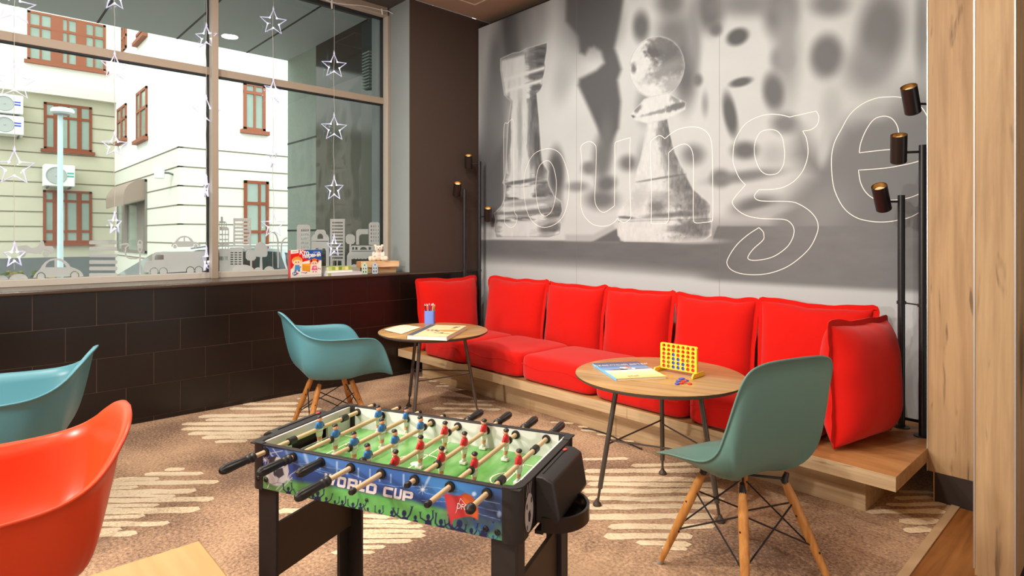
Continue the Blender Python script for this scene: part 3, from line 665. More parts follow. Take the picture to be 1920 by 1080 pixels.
# ================================================================== CHAIRS
M_wleg = wood('maple_leg', rgb(176, 112, 52), rgb(214, 152, 84), axis=2, scale=5, rough=.35, knots=0, crack=.15)
M_blk = mat('black_steel', rgb(28, 26, 26), .4, .5)
M_glide = mat('grey_foot_glide', rgb(150, 146, 140), .6)
def bez(p0, p1, p2, p3, t):
    s_ = 1 - t; return p0 * s_ ** 3 + p1 * 3 * s_ * s_ * t + p2 * 3 * s_ * t * t + p3 * t ** 3
ARM_RIM = [Vector(p) for p in [(0, .345, .420), (.14, .343, .422), (.225, .325, .438), (.272, .290, .515), (.302, .242, .622), (.320, .185, .682), (.328, .11, .697), (.329, .0, .698), (.326, -.09, .702), (.316, -.155, .712), (.290, -.208, .733), (.250, -.246, .764), (.208, -.272, .798), (.160, -.291, .824), (.09, -.303, .841), (0, -.308, .847)]]
def arm_ctrl(r):
    if r.y > .28: return Vector((r.x * .5, r.y * .5, .428)), Vector((r.x * .85, r.y * .85, .462))
    if r.y < -.12: return Vector((r.x * .80, -.225, .385)), Vector((r.x * .92, -.240, .510))
    return Vector((r.x * .80, r.y * .72, .398)), Vector((r.x * .93, r.y * .92, .440))
SIDE_RIM = [Vector(p) for p in [(0, .285, .430), (.13, .282, .431), (.205, .258, .440), (.236, .215, .460), (.244, .13, .480), (.246, .04, .494), (.246, -.05, .515), (.245, -.112, .565), (.244, -.150, .650), (.240, -.182, .745), (.230, -.207, .825), (.206, -.224, .875), (.15, -.236, .899), (.07, -.242, .906), (0, -.243, .907)]]
def side_ctrl(r):
    if r.y > .1: return Vector((r.x * .4, r.y * .45, .438)), Vector((r.x * .8, r.y * .80, .466))
    if r.z < .53: return Vector((r.x * .45, r.y * .5, .435)), Vector((r.x * .9, r.y * .95, .432))
    return Vector((r.x * .6, -.12, .405)), Vector((r.x * .97, -.185, .445 + max(0, r.z - .55) * .22))
def blend_ctrl(ctrl, rim, t):
    a = Vector((0, 0, 0)); c = Vector((0, 0, 0)); n = 0
    for d in (-.15, -.12, -.09, -.06, -.03, 0, .03, .06, .09, .12, .15):
        k1, k2 = ctrl(crom(rim, min(1, max(0, t + d)))); a += k1; c += k2; n += 1
    return a / n, c / n
def shell_mesh(rim, ctrl, lip, na=56, nr=18):
    q = MB(); cen = Vector((0, .02, .436))
    half = []
    for i in range(na + 1):
        t = i / na; r = crom(rim, t); k1, k2 = blend_ctrl(ctrl, rim, t)
        half.append([bez(cen, k1, k2, r, (j / nr)) for j in range(nr + 1)] )
        out = (r - k2).normalized(); flat = Vector((r.x, r.y, 0)).normalized(); lp = (out * .35 + flat * .9).normalized()
        half[-1].append(r + lp * lip * .6); half[-1].append(r + lp * lip - Vector((0, 0, lip * .12)))
    full = half + [[Vector((-p.x, p.y, p.z)) for p in row] for row in half[::-1][1:-1]]
    q.grid([[tuple(full[i][j]) for i in range(len(full))] for j in range(len(full[0]))], closed_u=True)
    return q
def make_chair(name, label, rim, ctrl, shell_mat, lip, foot, group):
    t = thing(name, label, 'chair', group=group)
    o = shell_mesh(rim, ctrl, lip).build('seat_shell', shell_mat, t, smooth=True, angle=180)
    bm = bmesh.new(); bm.from_mesh(o.data); bmesh.ops.remove_doubles(bm, verts=bm.verts, dist=1e-5); bmesh.ops.recalc_face_normals(bm, faces=bm.faces); bm.to_mesh(o.data); bm.free(); o.data.shade_smooth()
    sd = o.modifiers.new('thickness', 'SOLIDIFY'); sd.thickness = .007; sd.offset = 0
    tops = {}
    for sx in (-1, 1):
        for sy in (-1, 1):
            p1 = Vector((sx * foot[0], sy * foot[1], 0)); p0 = Vector((sx * .112, sy * .102, .395))
            q = MB(); d = p1 - p0
            q.path([p0, p0 + d * .12, p0 + d * .5, p0 + d * .972], [.0135, .0178, .0178, .0112], 16); lg = q.build('leg', M_wleg, t, smooth=True)
            q = MB(); q.path([p0 + d * .965, p1], [.0120, .0115], 14); q.build('foot_glide', M_glide, lg, smooth=True)
            q = MB(); q.tube(p0 + d * .30 + Vector((-.02 * sx, 0, 0)), p0 + d * .30 + Vector((.019 * sx, 0, 0)), .0042, n=10); q.build('bolt', M_blk, lg, smooth=True)
            q = MB(); q.tube(p0 + d * .62 + Vector((0, -.02 * sy, 0)), p0 + d * .62 + Vector((0, .019 * sy, 0)), .0042, n=10); q.build('bolt', M_blk, lg, smooth=True)
            q = MB(); q.path([p0 + d * .13, p0 - d * .02, Vector((sx * .118, sy * .105, .432))], [.0135, .014, .009], 12); q.build('leg_bracket', M_blk, t, smooth=True)
            tops[sx, sy] = (p0, d)
    at = lambda k, f: tops[k][0] + tops[k][1] * f
    q = MB()
    for a, c in (((-1, -1), (-1, 1)), ((1, -1), (1, 1)), ((-1, -1), (1, -1)), ((-1, 1), (1, 1))):
        side = a[0] == c[0]; lo = .62 if side else .58
        q.tube(at(a, .18), at(c, lo), .0034, n=8); q.tube(at(c, .18), at(a, lo), .0034, n=8)
    q.build('wire_strut', M_blk, t, smooth=True)
    q = MB(); q.tube((-.11, -.10, .408), (.11, .10, .408), .005, n=8); q.tube((-.11, .10, .408), (.11, -.10, .408), .005, n=8); q.build('seat_frame', M_blk, t, smooth=True)
    return t
M_teal = mat('sea_green_plastic', rgb(100, 138, 128), .42, .4, bump=.06, bscale=700)
M_teal2 = mat('blue_green_plastic', rgb(86, 144, 156), .36, .45, bump=.05, bscale=700)
M_org = mat('orange_red_plastic', rgb(236, 70, 26), .34, .45, bump=.04, bscale=700)
def place(t, x, y, ang):
    t.scale = (.95, .95, .95); t.location = (x, y, 0); t.rotation_euler = (0, 0, ang - PI / 2); return t       # ang: direction the chair faces
g = 'moulded chairs on dowel legs'
c1 = make_chair('armchair', 'blue-green plastic armchair on wooden legs between the tiled wall and the football table', ARM_RIM, arm_ctrl, M_teal2, .020, (.228, .228), g)
place(c1, 1.165, -2.165, R(77.5))
c2 = copy_tree(c1); c2['label'] = 'blue-green plastic armchair cut off by the left edge, facing away from the sofa'
place(c2, 1.525, -3.755, R(255)); c2.scale = (.95, .95, .935)
c3 = copy_tree(c1); c3['label'] = 'orange-red plastic armchair cut off at the lower left'
place(c3, 2.707, -3.846, R(265)); c3.scale = (.95, .95, .935)
for ch in c3.children:
    if ch.name.startswith('seat_shell'): ch.data = ch.data.copy(); ch.data.materials[0] = M_org
c4 = make_chair('side_chair', 'sea-green armless chair seen from behind at the right round table', SIDE_RIM, side_ctrl, M_teal, .006, (.226, .227), g)
place(c4, 3.66, -1.745, R(163))

# ================================================================== ROUND TABLES
M_ttop = wood('oak_table_top', rgb(164, 122, 72), rgb(196, 156, 102), axis=0, scale=3.2, rough=.36, knots=.35, crack=.45, coat=.25)
M_rim = mat('table_edge_dark', rgb(74, 62, 54), .45, .4)
M_steel = mat('grey_brown_steel', rgb(92, 86, 80), .35, .5, metal=.5)
def round_table(label, x, y, r, z, a0, spin):
    t = thing('round_table', label, 'table', (x, y, 0), 0, 'round oak tables in front of the sofa')
    q = MB(); q.lathe([(r - .004, 0), (r, .0015), (r, .003), (r - .002, .004)], (0, 0, z - .004), 72); o = q.build('table_top', M_ttop, t, smooth=True); o.rotation_euler.z = spin
    q = MB(); q.lathe([(r - .055, -.030), (r - .02, -.022), (r + .0005, -.010), (r + .0012, -.006), (r + .0008, -.0042)], (0, 0, z), 72); q.build('edge_band', M_rim, t, smooth=True)
    P = []
    for k in range(3):
        a = a0 + k * 2 * PI / 3; top = Vector((math.cos(a) * .215, math.sin(a) * .215, z - .028)); ft = Vector((math.cos(a) * .318, math.sin(a) * .318, 0.0)); d = ft - top
        q = MB(); q.path([top, top + d * .86], [.0118, .0118], 16); lg = q.build('leg', M_steel, t, smooth=True)
        q = MB(); q.path([top + d * .85, top + d * .955], [.0062, .0062], 10); q.lathe([(.006, .032), (.009, .027), (.010, .022), (.019, .012), (.021, .004), (.020, 0)], tuple(ft), 20); q.build('levelling_foot', M_rim, lg, smooth=True)
        P.append(top + d * .47)
    for k in range(3):
        q = MB(); q.tube(P[k], P[(k + 1) % 3] + Vector((0, 0, -.02)), .0042, n=8); q.build('tie_rod', M_steel, t, smooth=True)
    return t
T2 = (3.066, -1.400, .402, .607); T1 = (1.225, -1.425, .383, .606)
round_table('round oak table with the yellow drop-disc game and blue picture book', *T2, R(0), R(20))
round_table('round oak table with the blue pencil cup and sketch book, nearer the window wall', *T1, R(60), R(75))
# ================================================================== WINDOWS
def glass_mat(name, tint, refl=1.0):
    m = bpy.data.materials.new(name); m.use_nodes = True; t = m.node_tree; t.nodes.clear(); N = t.nodes.new; L = t.links.new
    o = N('ShaderNodeOutputMaterial'); tr = N('ShaderNodeBsdfTransparent'); tr.inputs['Color'].default_value = tint
    gl = N('ShaderNodeBsdfGlossy'); gl.inputs['Roughness'].default_value = 0.0; gl.inputs['Color'].default_value = (refl, refl, refl, 1)
    fr = N('ShaderNodeFresnel'); fr.inputs['IOR'].default_value = 1.5
    mx = N('ShaderNodeMixShader'); L(fr.outputs[0], mx.inputs[0]); L(tr.outputs[0], mx.inputs[1]); L(gl.outputs[0], mx.inputs[2]); L(mx.outputs[0], o.inputs['Surface'])
    return m
M_glass = glass_mat('window_glass', (.955, .985, .965, 1))
GX = -.46
M_frame_shade = mat('window_frame_front_shade', rgb(166, 150, 132), .45, .35)  # shade put into the colour: frame fronts darker than their daylit sides
def shade_front(o):
    for p_ in o.data.polygons:
        if p_.normal.x > .5 and p_.center.z > 1.0: p_.material_index = 1
def window(name, y0, y1, tz):
    q = MB(); fx = -.345
    q.box(-.50, y0, .937, -.405, y1, .984)                      # bottom rail
    q.box(-.50, y0, 3.40, fx, y1, CEIL - .001)                  # head
    q.box(-.49, y0, tz[0], -.418, y1, tz[1])                    # transom cover
    o = q.build(name, [M_frame, M_frame_shade], bevel=.003); struct(o); shade_front(o)
    q = MB(); q.box(-.475, y0, tz[0] - .010, -.425, y1, tz[0] + .001); q.box(-.475, y0, 3.388, -.43, y1, 3.401); q.box(-.475, y1 - .010, .984, -.43, y1, 3.40); q.box(-.475, y0, .984, -.43, y0 + .010, 3.40)
    q.build('gasket', M_gask, o)
    for z0, z1 in ((.984, tz[0]), (tz[1], 3.40)):
        q = MB(); q.box(GX - .004, y0, z0, GX, y1, z1); q.build('pane', M_glass, o)
    return o
MU0, MU1 = -2.426, -2.379
window('window_1', -5.4, MU0, (2.556, 2.617)); window('window_2', MU1, -.849, (2.556, 2.617))
q = MB(); q.box(-.50, MU0, .937, -.345, MU1, 3.40); q.box(-.50, -.849, .937, -.345, -.8195, 3.40); q.box(-.50, -5.45, .937, -.345, -5.4, 3.40)
o = q.build('trim_5', [M_frame, M_frame_shade], bevel=.003); struct(o); shade_front(o)
q = MB(); q.box(-.7, -9, .93, -.30, -5.45, CEIL); struct(q.build('wall_left_far', M_brown))

# ---- white window stickers
M_stk = mat('frosted_sticker', rgb(242, 242, 240), .7, .2)
_t = M_stk.node_tree; _p = _t.nodes['Principled BSDF']; _tl = _t.nodes.new('ShaderNodeBsdfTranslucent'); _tl.inputs['Color'].default_value = rgb(255, 255, 255)
_mx = _t.nodes.new('ShaderNodeMixShader'); _mx.inputs[0].default_value = .75; _t.links.new(_p.outputs[0], _mx.inputs[1]); _t.links.new(_tl.outputs[0], _mx.inputs[2])
_t.links.new(_mx.outputs[0], [n for n in _t.nodes if n.type == 'OUTPUT_MATERIAL'][0].inputs['Surface'])
SXP = GX + .0016
def stk(name, label, outer, holes=(), parent=None, group='frosted town stickers on the window', cat='sticker', dx=0.0):
    q = MB()
    def m3(u, v): p = onX(SXP + dx, u, v); return (p.x, p.y, p.z)
    q.poly([(a, b) for a, b in outer], holes, to3=m3, depth=(-.0012, 0, 0))
    o = q.build(name, M_stk, parent)
    if parent is None: tag(o, label, cat, group)
    return o
def circ(cu, cv, r, n=20, ry=None, a0=0, a1=360):
    ry = ry or r; return [(cu + r * math.cos(R(a0 + (a1 - a0) * i / n)), cv + ry * math.sin(R(a0 + (a1 - a0) * i / n))) for i in range(n if a1 - a0 == 360 else n + 1)]
def rrect(u0, v0, u1, v1, r, n=4, sl=0.0):
    """rounded rectangle; sl = px drop per px across (perspective of the sill line)"""
    out = []
    for cx, cy, a in ((u1 - r, v0 + r, -90), (u1 - r, v1 - r, 0), (u0 + r, v1 - r, 90), (u0 + r, v0 + r, 180)):
        for i in range(n + 1): t = R(a + 90 * i / n); out.append((cx + r * math.cos(t), cy + r * math.sin(t)))
    return [(u, v + sl * (u - u0)) for u, v in out]
def ribbon(P, w):
    A = []; B = []; n = len(P)
    for i in range(n):
        a = np.array(P[max(i - 1, 0)], float); b = np.array(P[min(i + 1, n - 1)], float); d = b - a; d /= np.linalg.norm(d); nn = np.array([-d[1], d[0]]) * w / 2
        A.append(tuple(np.array(P[i]) + nn)); B.append(tuple(np.array(P[i]) - nn))
    return A + B[::-1]
z1 = lambda x, y: (x / 4.571, 420 + y / 4.571)
Z1 = lambda L_: [z1(*p) for p in L_]
stk('hill_sticker', 'white hill sticker low at the left edge of the window', [(u, v) for u, v in circ(3, 525.5, 13, 14, 9, 180, 360)])
stk('hill_sticker', 'white rounded hill sticker left of the white car sticker', circ(35, 525, 18, 14, 12, 180, 360))
body = Z1([(283, 462), (292, 440), (312, 415), (340, 390), (362, 355), (392, 322), (432, 300), (478, 292), (525, 298), (562, 318), (590, 345), (605, 366), (645, 380), (685, 400), (708, 425), (716, 448), (684, 452)])
arch = lambda cx, cy, r, k=8: [z1(cx + r * math.cos(R(a)), cy + r * math.sin(R(a))) for a in np.linspace(10, -190, k)]
car = body + arch(640, 442, 40) + arch(352, 452, 40)
o = stk('car_sticker', 'white car sticker with round roof beside the striped bars', car, [Z1([(388, 371), (398, 345), (424, 320), (467, 309), (467, 371)]), Z1([(487, 309), (525, 318), (556, 345), (568, 371), (487, 371)])])
for cx, cy in ((640, 442), (352, 452)): stk('wheel', '', [z1(*p) for p in circ(cx, cy, 31)], parent=o)
bt = None
for k, y in enumerate((142, 196, 252, 310, 365, 421)):
    g_ = rrect(764, y, 1005, y + 33, 9)
    if bt is None:
        bt = stk('crosswalk_sticker', 'white sticker of six stacked horizontal bars right of the white car sticker', [z1(*p) for p in g_])
    else: stk('bar', '', [z1(*p) for p in g_], parent=bt)
stk('traffic_light_sticker', 'white traffic light sticker on a thin pole left of the truck sticker', [z1(*p) for p in [(1193, 445), (1193, 243), (1180, 225), (1177, 200), (1177, 160), (1187, 140), (1200, 135), (1213, 140), (1223, 160), (1223, 200), (1220, 225), (1207, 243), (1207, 445)]], [[z1(*p) for p in circ(1200, 160, 12, 12)], [z1(*p) for p in circ(1200, 218, 12, 12)]])
stk('street_lamp_sticker', 'white curved hook sticker beside the traffic light sticker', [z1(*p) for p in ribbon([(1025, 182), (1060, 172), (1095, 170), (1112, 182), (1090, 190), (1076, 205), (1074, 250), (1084, 280), (1110, 295), (1180, 297)], 13)])
truck = Z1([(1238, 410), (1236, 345), (1250, 322), (1303, 312), (1304, 270), (1322, 246), (1345, 240), (1768, 232), (1768, 398), (1748, 400)]) + arch(1705, 400, 39) + arch(1632, 402, 39) + arch(1400, 410, 39) + arch(1321, 411, 39)
o = stk('truck_sticker', 'white truck sticker with long box body next to the window mullion', truck, [Z1([(1326, 308), (1326, 278), (1340, 264), (1404, 260), (1404, 305)])])
for cx, cy in ((1705, 398), (1632, 400), (1400, 408), (1321, 409)): stk('wheel', '', [z1(*p) for p in circ(cx, cy, 31)], parent=o)
o = stk('car_sticker', 'small white car sticker above the truck sticker', Z1([(1468, 190), (1476, 165), (1500, 152), (1522, 122), (1552, 104), (1582, 100), (1612, 106), (1640, 124), (1658, 150), (1700, 160), (1720, 178), (1716, 188)]) + arch(1678, 190, 22) + arch(1500, 194, 22), [Z1([(1524, 148), (1545, 122), (1574, 114), (1574, 148)]), Z1([(1586, 114), (1612, 120), (1634, 148), (1586, 148)])])
for cx, cy in ((1678, 190), (1500, 194)): stk('wheel', '', [z1(*p) for p in circ(cx, cy, 16, 14)], parent=o)
o = stk('race_car_sticker', 'pale race car sticker above the hill sticker, left of the street lamp post', Z1([(150, 232), (150, 190), (230, 180), (270, 206), (330, 190), (350, 142), (372, 146), (385, 188), (450, 190), (468, 218), (466, 246)]) + arch(392, 252, 34) + [z1(230, 250)] + arch(192, 252, 30)[:5])
for cx, cy in ((392, 256), (192, 258)): stk('wheel', '', [z1(*p) for p in circ(cx, cy, 27, 16)], parent=o)
# window 2: the town
z2 = lambda x, y: (380 + x / 4.8, 390 + y / 4.8)
def s2(name, label, outer, holes=(), dx=0.0): return stk(name, label, [z2(*p) for p in outer], [[z2(*p) for p in h] for h in holes], dx=dx)
def grid_holes(u0, v0, u1, v1, nu, nv, fu, fv, r=3, sl=0.0):
    out = []; du = (u1 - u0) / nu; dv = (v1 - v0) / nv
    for i in range(nu):
        for j in range(nv):
            cu = u0 + du * (i + .5); cv = v0 + dv * (j + .5) + sl * (i * du); out.append(rrect(cu - du * fu / 2, cv - dv * fv / 2, cu + du * fu / 2, cv + dv * fv / 2, r, 2))
    return out
s2('tower_sticker', 'white stepped tower sticker with spire against the window mullion', [(150, 582), (150, 118), (163, 118), (163, 84), (172, 75), (183, 84), (183, 118), (208, 122), (215, 135), (215, 170), (230, 175), (237, 190), (237, 582)], grid_holes(150, 195, 232, 372, 3, 4, .72, .74) + grid_holes(150, 132, 214, 172, 3, 1, .7, .75) + grid_holes(150, 432, 226, 474, 5, 1, .6, .9))
s2('building_sticker', 'white slatted office block sticker beside the stepped tower', [(276, 92), (436, 92), (436, 374), (400, 374), (384, 386), (370, 346), (276, 346)], grid_holes(286, 112, 426, 342, 1, 7, .94, .42, 7) )
s2('building_sticker', 'low white block sticker with short dashes at the foot of the slatted block', [(237, 372), (250, 355), (352, 352), (362, 362), (362, 582), (237, 582)], grid_holes(245, 392, 355, 515, 3, 6, .74, .45), dx=.0016)
s2('tree_sticker', 'white square-topped tree sticker above the dome hill', rrect(388, 380, 478, 474, 22) and [(428, 574), (428, 474), (404, 470), (388, 450), (388, 400), (404, 382), (450, 380), (472, 386), (480, 402), (480, 452), (464, 472), (444, 474), (444, 574)], dx=.0032)
s2('hill_sticker', 'large white dome hill sticker at the left of the town', circ(368, 580, 104, 22, 70, 180, 360), dx=.0048)
s2('tree_sticker', 'white cloud-topped tree sticker in the middle of the town', [(512, 575), (517, 442), (482, 438), (468, 415), (468, 350), (486, 318), (522, 303), (556, 316), (582, 350), (583, 420), (575, 438), (535, 442), (540, 575)], dx=.0016)
s2('hill_sticker', 'low white hill sticker behind the red and blue game box', circ(600, 572, 50, 16, 48, 180, 360), dx=.0016)
s2('hill_sticker', 'low white hill sticker under the cloud-topped tree', circ(500, 574, 40, 16, 40, 180, 360), dx=.0032)
s2('street_lamp_sticker', 'white arched street lamp sticker left of the red and blue box', ribbon([(560, 262), (585, 232), (610, 216), (640, 220), (664, 246), (677, 290), (679, 400), (679, 540)], 13))
s2('street_lamp_sticker', 'second white arch sticker just above the red and blue box', ribbon([(762, 268), (738, 276), (718, 300), (709, 340), (707, 430)], 12))
s2('tower_sticker', 'white rounded tower sticker with rows of dots above the game box', rrect(848, 150, 968, 540, 24), grid_holes(884, 182, 958, 372, 4, 5, .5, .55, 3))
s2('building_sticker', 'white arched gate building sticker right of the game box', [(980, 545), (980, 268), (996, 244), (1010, 236), (1014, 210), (1030, 195), (1092, 195), (1106, 210), (1112, 236), (1128, 246), (1138, 268), (1138, 545)], [[(1032, 278), (1034, 250), (1046, 234), (1060, 230), (1074, 236), (1084, 252), (1086, 278)], [(984, 297), (1134, 297), (1134, 303), (984, 303)], [(1004, 544), (1006, 390), (1016, 366), (1030, 360), (1044, 368), (1051, 392), (1051, 544)], [(1067, 544), (1068, 392), (1076, 368), (1090, 360), (1104, 368), (1111, 392), (1111, 544)]])
s2('tower_sticker', 'tall white tower sticker with ladder-like slots and a hanging star in front', [(1148, 546), (1148, 98), (1280, 98), (1280, 546)], grid_holes(1164, 118, 1266, 464, 1, 12, .98, .42, 6) + [[(1172, 474), (1206, 474), (1206, 530), (1172, 530)], [(1216, 474), (1250, 474), (1250, 530), (1216, 530)]])
s2('tree_sticker', 'white square-topped tree sticker right of the ladder-like tower', [(1318, 545), (1322, 326), (1302, 322), (1289, 304), (1289, 258), (1302, 240), (1322, 236), (1350, 238), (1370, 254), (1372, 302), (1358, 322), (1338, 326), (1340, 545)], dx=.0016)
s2('building_sticker', 'white arch-shaped sticker above the train sticker', [(1382, 330), (1382, 214), (1392, 196), (1410, 190), (1490, 190), (1490, 236), (1430, 236), (1412, 246), (1408, 262), (1408, 330)])
s2('train_sticker', 'white train carriage sticker behind the teddy bear', [(1332, 386), (1338, 346), (1350, 338), (1560, 338), (1560, 386)], [[(1346, 352), (1364, 352), (1364, 376), (1346, 376)], [(1374, 352), (1394, 352), (1394, 376), (1374, 376)], circ(1448, 376, 32, 12, 26, 180, 360), [(1494, 352), (1516, 352), (1516, 376), (1494, 376)]])
s2('building_sticker', 'white shop front sticker with scalloped awning below the train sticker', [(1296, 546), (1300, 430), (1316, 402), (1338, 392), (1560, 392), (1560, 452), (1480, 452), (1474, 460), (1460, 460), (1454, 452), (1446, 460), (1430, 460), (1424, 452), (1416, 460), (1400, 460), (1394, 452), (1388, 460), (1370, 460), (1364, 452), (1356, 460), (1340, 460), (1334, 452), (1326, 460), (1318, 462), (1318, 546)], dx=.0032)
s2('hill_sticker', 'small white hill sticker behind the little house ornaments', circ(1366, 546, 38, 14, 40, 180, 360), dx=.0048)
s2('tower_sticker', 'white tower sticker with dotted windows at the right end of the window', [(1496, 332), (1496, 148), (1506, 132), (1524, 127), (1576, 127), (1592, 136), (1592, 332)], grid_holes(1508, 148, 1592, 312, 4, 5, .42, .62, 4))

# ---- star lights hanging in front of the panes
M_star = bpy.data.materials.new('lit_clear_plastic'); M_star.use_nodes = True
_b = M_star.node_tree.nodes['Principled BSDF']; _b.inputs['Base Color'].default_value = rgb(226, 226, 240); _b.inputs['Roughness'].default_value = .25
_b.inputs['Emission Color'].default_value = rgb(214, 214, 255); _b.inputs['Emission Strength'].default_value = .30; _b.inputs['Alpha'].default_value = .82
M_led = mat('white_led', rgb(250, 250, 255), .3, emit=(0.9, 0.92, 1, 1), estr=4.0)
M_wire = mat('clear_wire', rgb(206, 200, 190), .5)
WX = -.395
strings = [(27, -30, [(12, 33, 1.0), (155, 32, 1.0), (315, 33, .95), (480, 22, .75)], 'at far left'), (215, -30, [(-4, 24, .9), (126, 24, .95), (273, 22, .95), (420, 20, .55)], 'amid the left pane'),
           (387, -30, [(70, 22, .85), (211, 26, .95), (352, 20, .22), (488, 22, .28)], 'in front of the mullion'), (512.5, -30, [(42, 24, 1.0), (172, 22, .72), (296, 20, .30), (423, 23, .95)], 'left in the right pane'),
           (626.5, 10, [(124, 23, 1.0), (241, 24, 1.0), (355, 22, .78), (463, 20, .65)], 'right in the right pane')]
POS = ['topmost', 'second from the top', 'third from the top', 'lowest']
for u, vtop, stars, where in strings:
    pts = [onX(WX, u, vtop)]
    q = MB(); zs = []
    for k, (v, rp, sq) in enumerate(stars):
        c = onX(WX, u, v); r = rp * (-_s * (c.x - CAM[0]) + _c * (c.y - CAM[1])) / F_PX
        st = thing('star_light', 'clear star light, %s on the string %s' % (POS[k], where), 'star light', tuple(c), 0, 'star lights hanging in the window')
        ang = math.acos(min(1, sq)) * (1 if k % 2 else -1)
        vdir = Vector((CAM[0] - c.x, CAM[1] - c.y)); base = math.atan2(vdir.y, vdir.x); st.rotation_euler = (0, 0, base + ang)
        P = [(0, (r if i % 2 == 0 else r * .43) * math.sin(PI * i / 5), (r if i % 2 == 0 else r * .43) * math.cos(PI * i / 5)) for i in range(10)]
        s_ = MB(); s_.path(P, .0062, 8, closed=True); s_.build('star_frame', M_star, st, smooth=True)
        s_ = MB()
        s_.tube((0, 0, r * .98), (0, 0, r * 1.28), .0085, .003, 10); s_.build('cord_clip', M_star, st, smooth=True)
        for i in (1, 3, 5, 7, 9):
            s_ = MB(); s_.sphere(P[i], .0068, 8, 6); s_.build('led_bulb', M_led, st, smooth=True)
        zs.append((c, r))
    pth = [Vector(pts[0])]
    for c, r in zs:
        pth += [Vector((c.x + .004, c.y, c.z + r * 1.2)), Vector((c.x - .006, c.y + .002, c.z + r * .4)), Vector((c.x - .006, c.y - .002, c.z - r * .45))]
    wq = MB(); out = []
    last = onX(WX, u, 505 if u != 215 else 440); pth.append(Vector((WX - .006, last.y, last.z)))
    for a, b_ in zip(pth, pth[1:]):
        n = max(2, int((b_ - a).length / .04))
        for i in range(n):
            p = a.lerp(b_, i / n); out.append(p + Vector((0, .006 * mnoise.noise((p.z * 9, u, 0)), 0)))
    out.append(pth[-1]); wq.path(out, .0018, 6); o = wq.build('light_string', M_wire, smooth=True)
    tag(o, 'thin clear wire carrying the stars %s' % where, 'wire', 'wires of the star lights')
# cable along the window head, looping to the wall
M_cable = mat('white_cable', rgb(238, 234, 226), .45)
cp = [onX(-.335, 470, -46), onX(-.335, 560, -22), onX(-.335, 622, 4), onX(-.335, 680, 11), onX(-.335, 716, 19)]
for (u, v), x in zip(((728, 21), (742, 29), (756, 34), (772, 35.5), (785, 33), (797, 25), (808, 14), (818, 3), (830, -14)), np.linspace(-.33, .06, 9)): cp.append(onX(x, u, v))
t = thing('light_cable', 'white cable with stub sockets looping from the window head to the ceiling', 'cable', tuple(cp[4]))
q = MB(); q.M = Matrix.Translation(-cp[4])
cc = [crom(cp, i / 60) for i in range(61)]; q.path(cc, .0042, 8); q.build('cord', M_cable, t, smooth=True)
for (p, d) in ((cp[2], (0, .002, -.06)), (cp[4], (.004, .004, -.045)), (cp[9] + Vector((0, 0, -.004)), (.01, -.012, .042)), (onX(.045, 819, 2), (.012, .012, .04))):
    q = MB(); q.M = Matrix.Translation(-cp[4]); q.path([p - Vector(d) * .25, p + Vector(d) * .4, p + Vector(d)], [.008, .0095, .006], 10); q.build('socket_stub', M_cable, t, smooth=True)
# ================================================================== OUTSIDE
GZ = -.42
M_plA = mat('plaster_beige', rgb(196, 192, 168), .9, .1, noise=.06, nscale=1.5, bump=.3, bscale=9)
M_plW = mat('plaster_white', rgb(234, 234, 224), .9, .1, noise=.03, nscale=1)
M_plB = mat('plaster_light', rgb(216, 216, 200), .9, .1, noise=.05, nscale=1.2, bump=.3, bscale=9)
M_groove = mat('facade_groove', rgb(120, 112, 96), .9, .1)
M_plinth = mat('stone_plinth', rgb(98, 104, 104), .8, .2, noise=.1, nscale=3)
M_wfr = mat('window_wood_orange', rgb(132, 66, 36), .5, .3)
M_wfr2 = mat('window_wood_pinkish', rgb(150, 92, 68), .6, .2)
M_pane = mat('far_window_pane', rgb(140, 158, 144), .15, .5, noise=.3, nscale=1.3)
M_asph = mat('street_asphalt', rgb(120, 120, 118), .9, .1, noise=.1, nscale=4)
q = MB(); q.box(-45, -40, GZ - .2, -.52, 40, GZ); struct(q.build('ground', M_asph))
AX, BY, CX = -20.0, .125, -11.78
bld = thing('courtyard_building', 'beige plastered building with grooved lower storeys and brown windows across the street', 'building', (AX, BY, GZ))
O = Vector((AX, BY, GZ)); TM = Matrix.Translation(-O)
zt0 = onX(AX, 0, 281).z; dzl = (onX(AX, 0, 281).z - onX(AX, 0, 424).z) / 5; zl = [zt0 + dzl * k for k in range(-6, 5)]
ZC = onX(AX, 130, 181).z
q = MB(); q.M = TM
q.box(AX - 3, -30, GZ, AX, BY, ZC, mi=0); q.box(AX - 3, -30, ZC, AX, BY, 14, mi=1)
q.box(AX - 3, -30, GZ, AX + .12, BY, onX(AX, 75, 483).z, mi=2)
zb = [onY(BY, 216, 323).z + dzl * k * .995 for k in range(-6, 1)]; zq = zb[-1] + .02
q.box(AX - 3, BY, GZ, CX, BY + 3, zq, mi=3); q.box(AX - 3, BY, zq, CX, BY + 3, 14, mi=1)
q.box(CX - 3, BY + .004, GZ, CX + .002, 30, zq, mi=3); q.box(CX - 3, BY + .001, zq, CX - .001, 30, 14, mi=1)
for z in zl:
    if z > GZ and z < ZC: q.box(AX - .1, -30, z - .017, AX + .012, BY, z + .017, mi=4)
for z in zb:
    if GZ < z: q.box(AX, BY - .012, z - .014, CX + .012, BY + .1, z + .014, mi=4)
    if GZ < z: q.box(CX - .1, BY - .012, z - .014, CX + .012, 30, z + .014, mi=4)
q.build('facade', [M_plA, M_plW, M_plinth, M_plB, M_groove], bld)
q = MB(); q.M = TM; q.box(AX, -30, ZC - .06, AX + .28, BY, ZC + .12); q.box(AX, -30, ZC + .12, AX + .2, BY, ZC + .3); q.build('cornice', M_plB, bld)
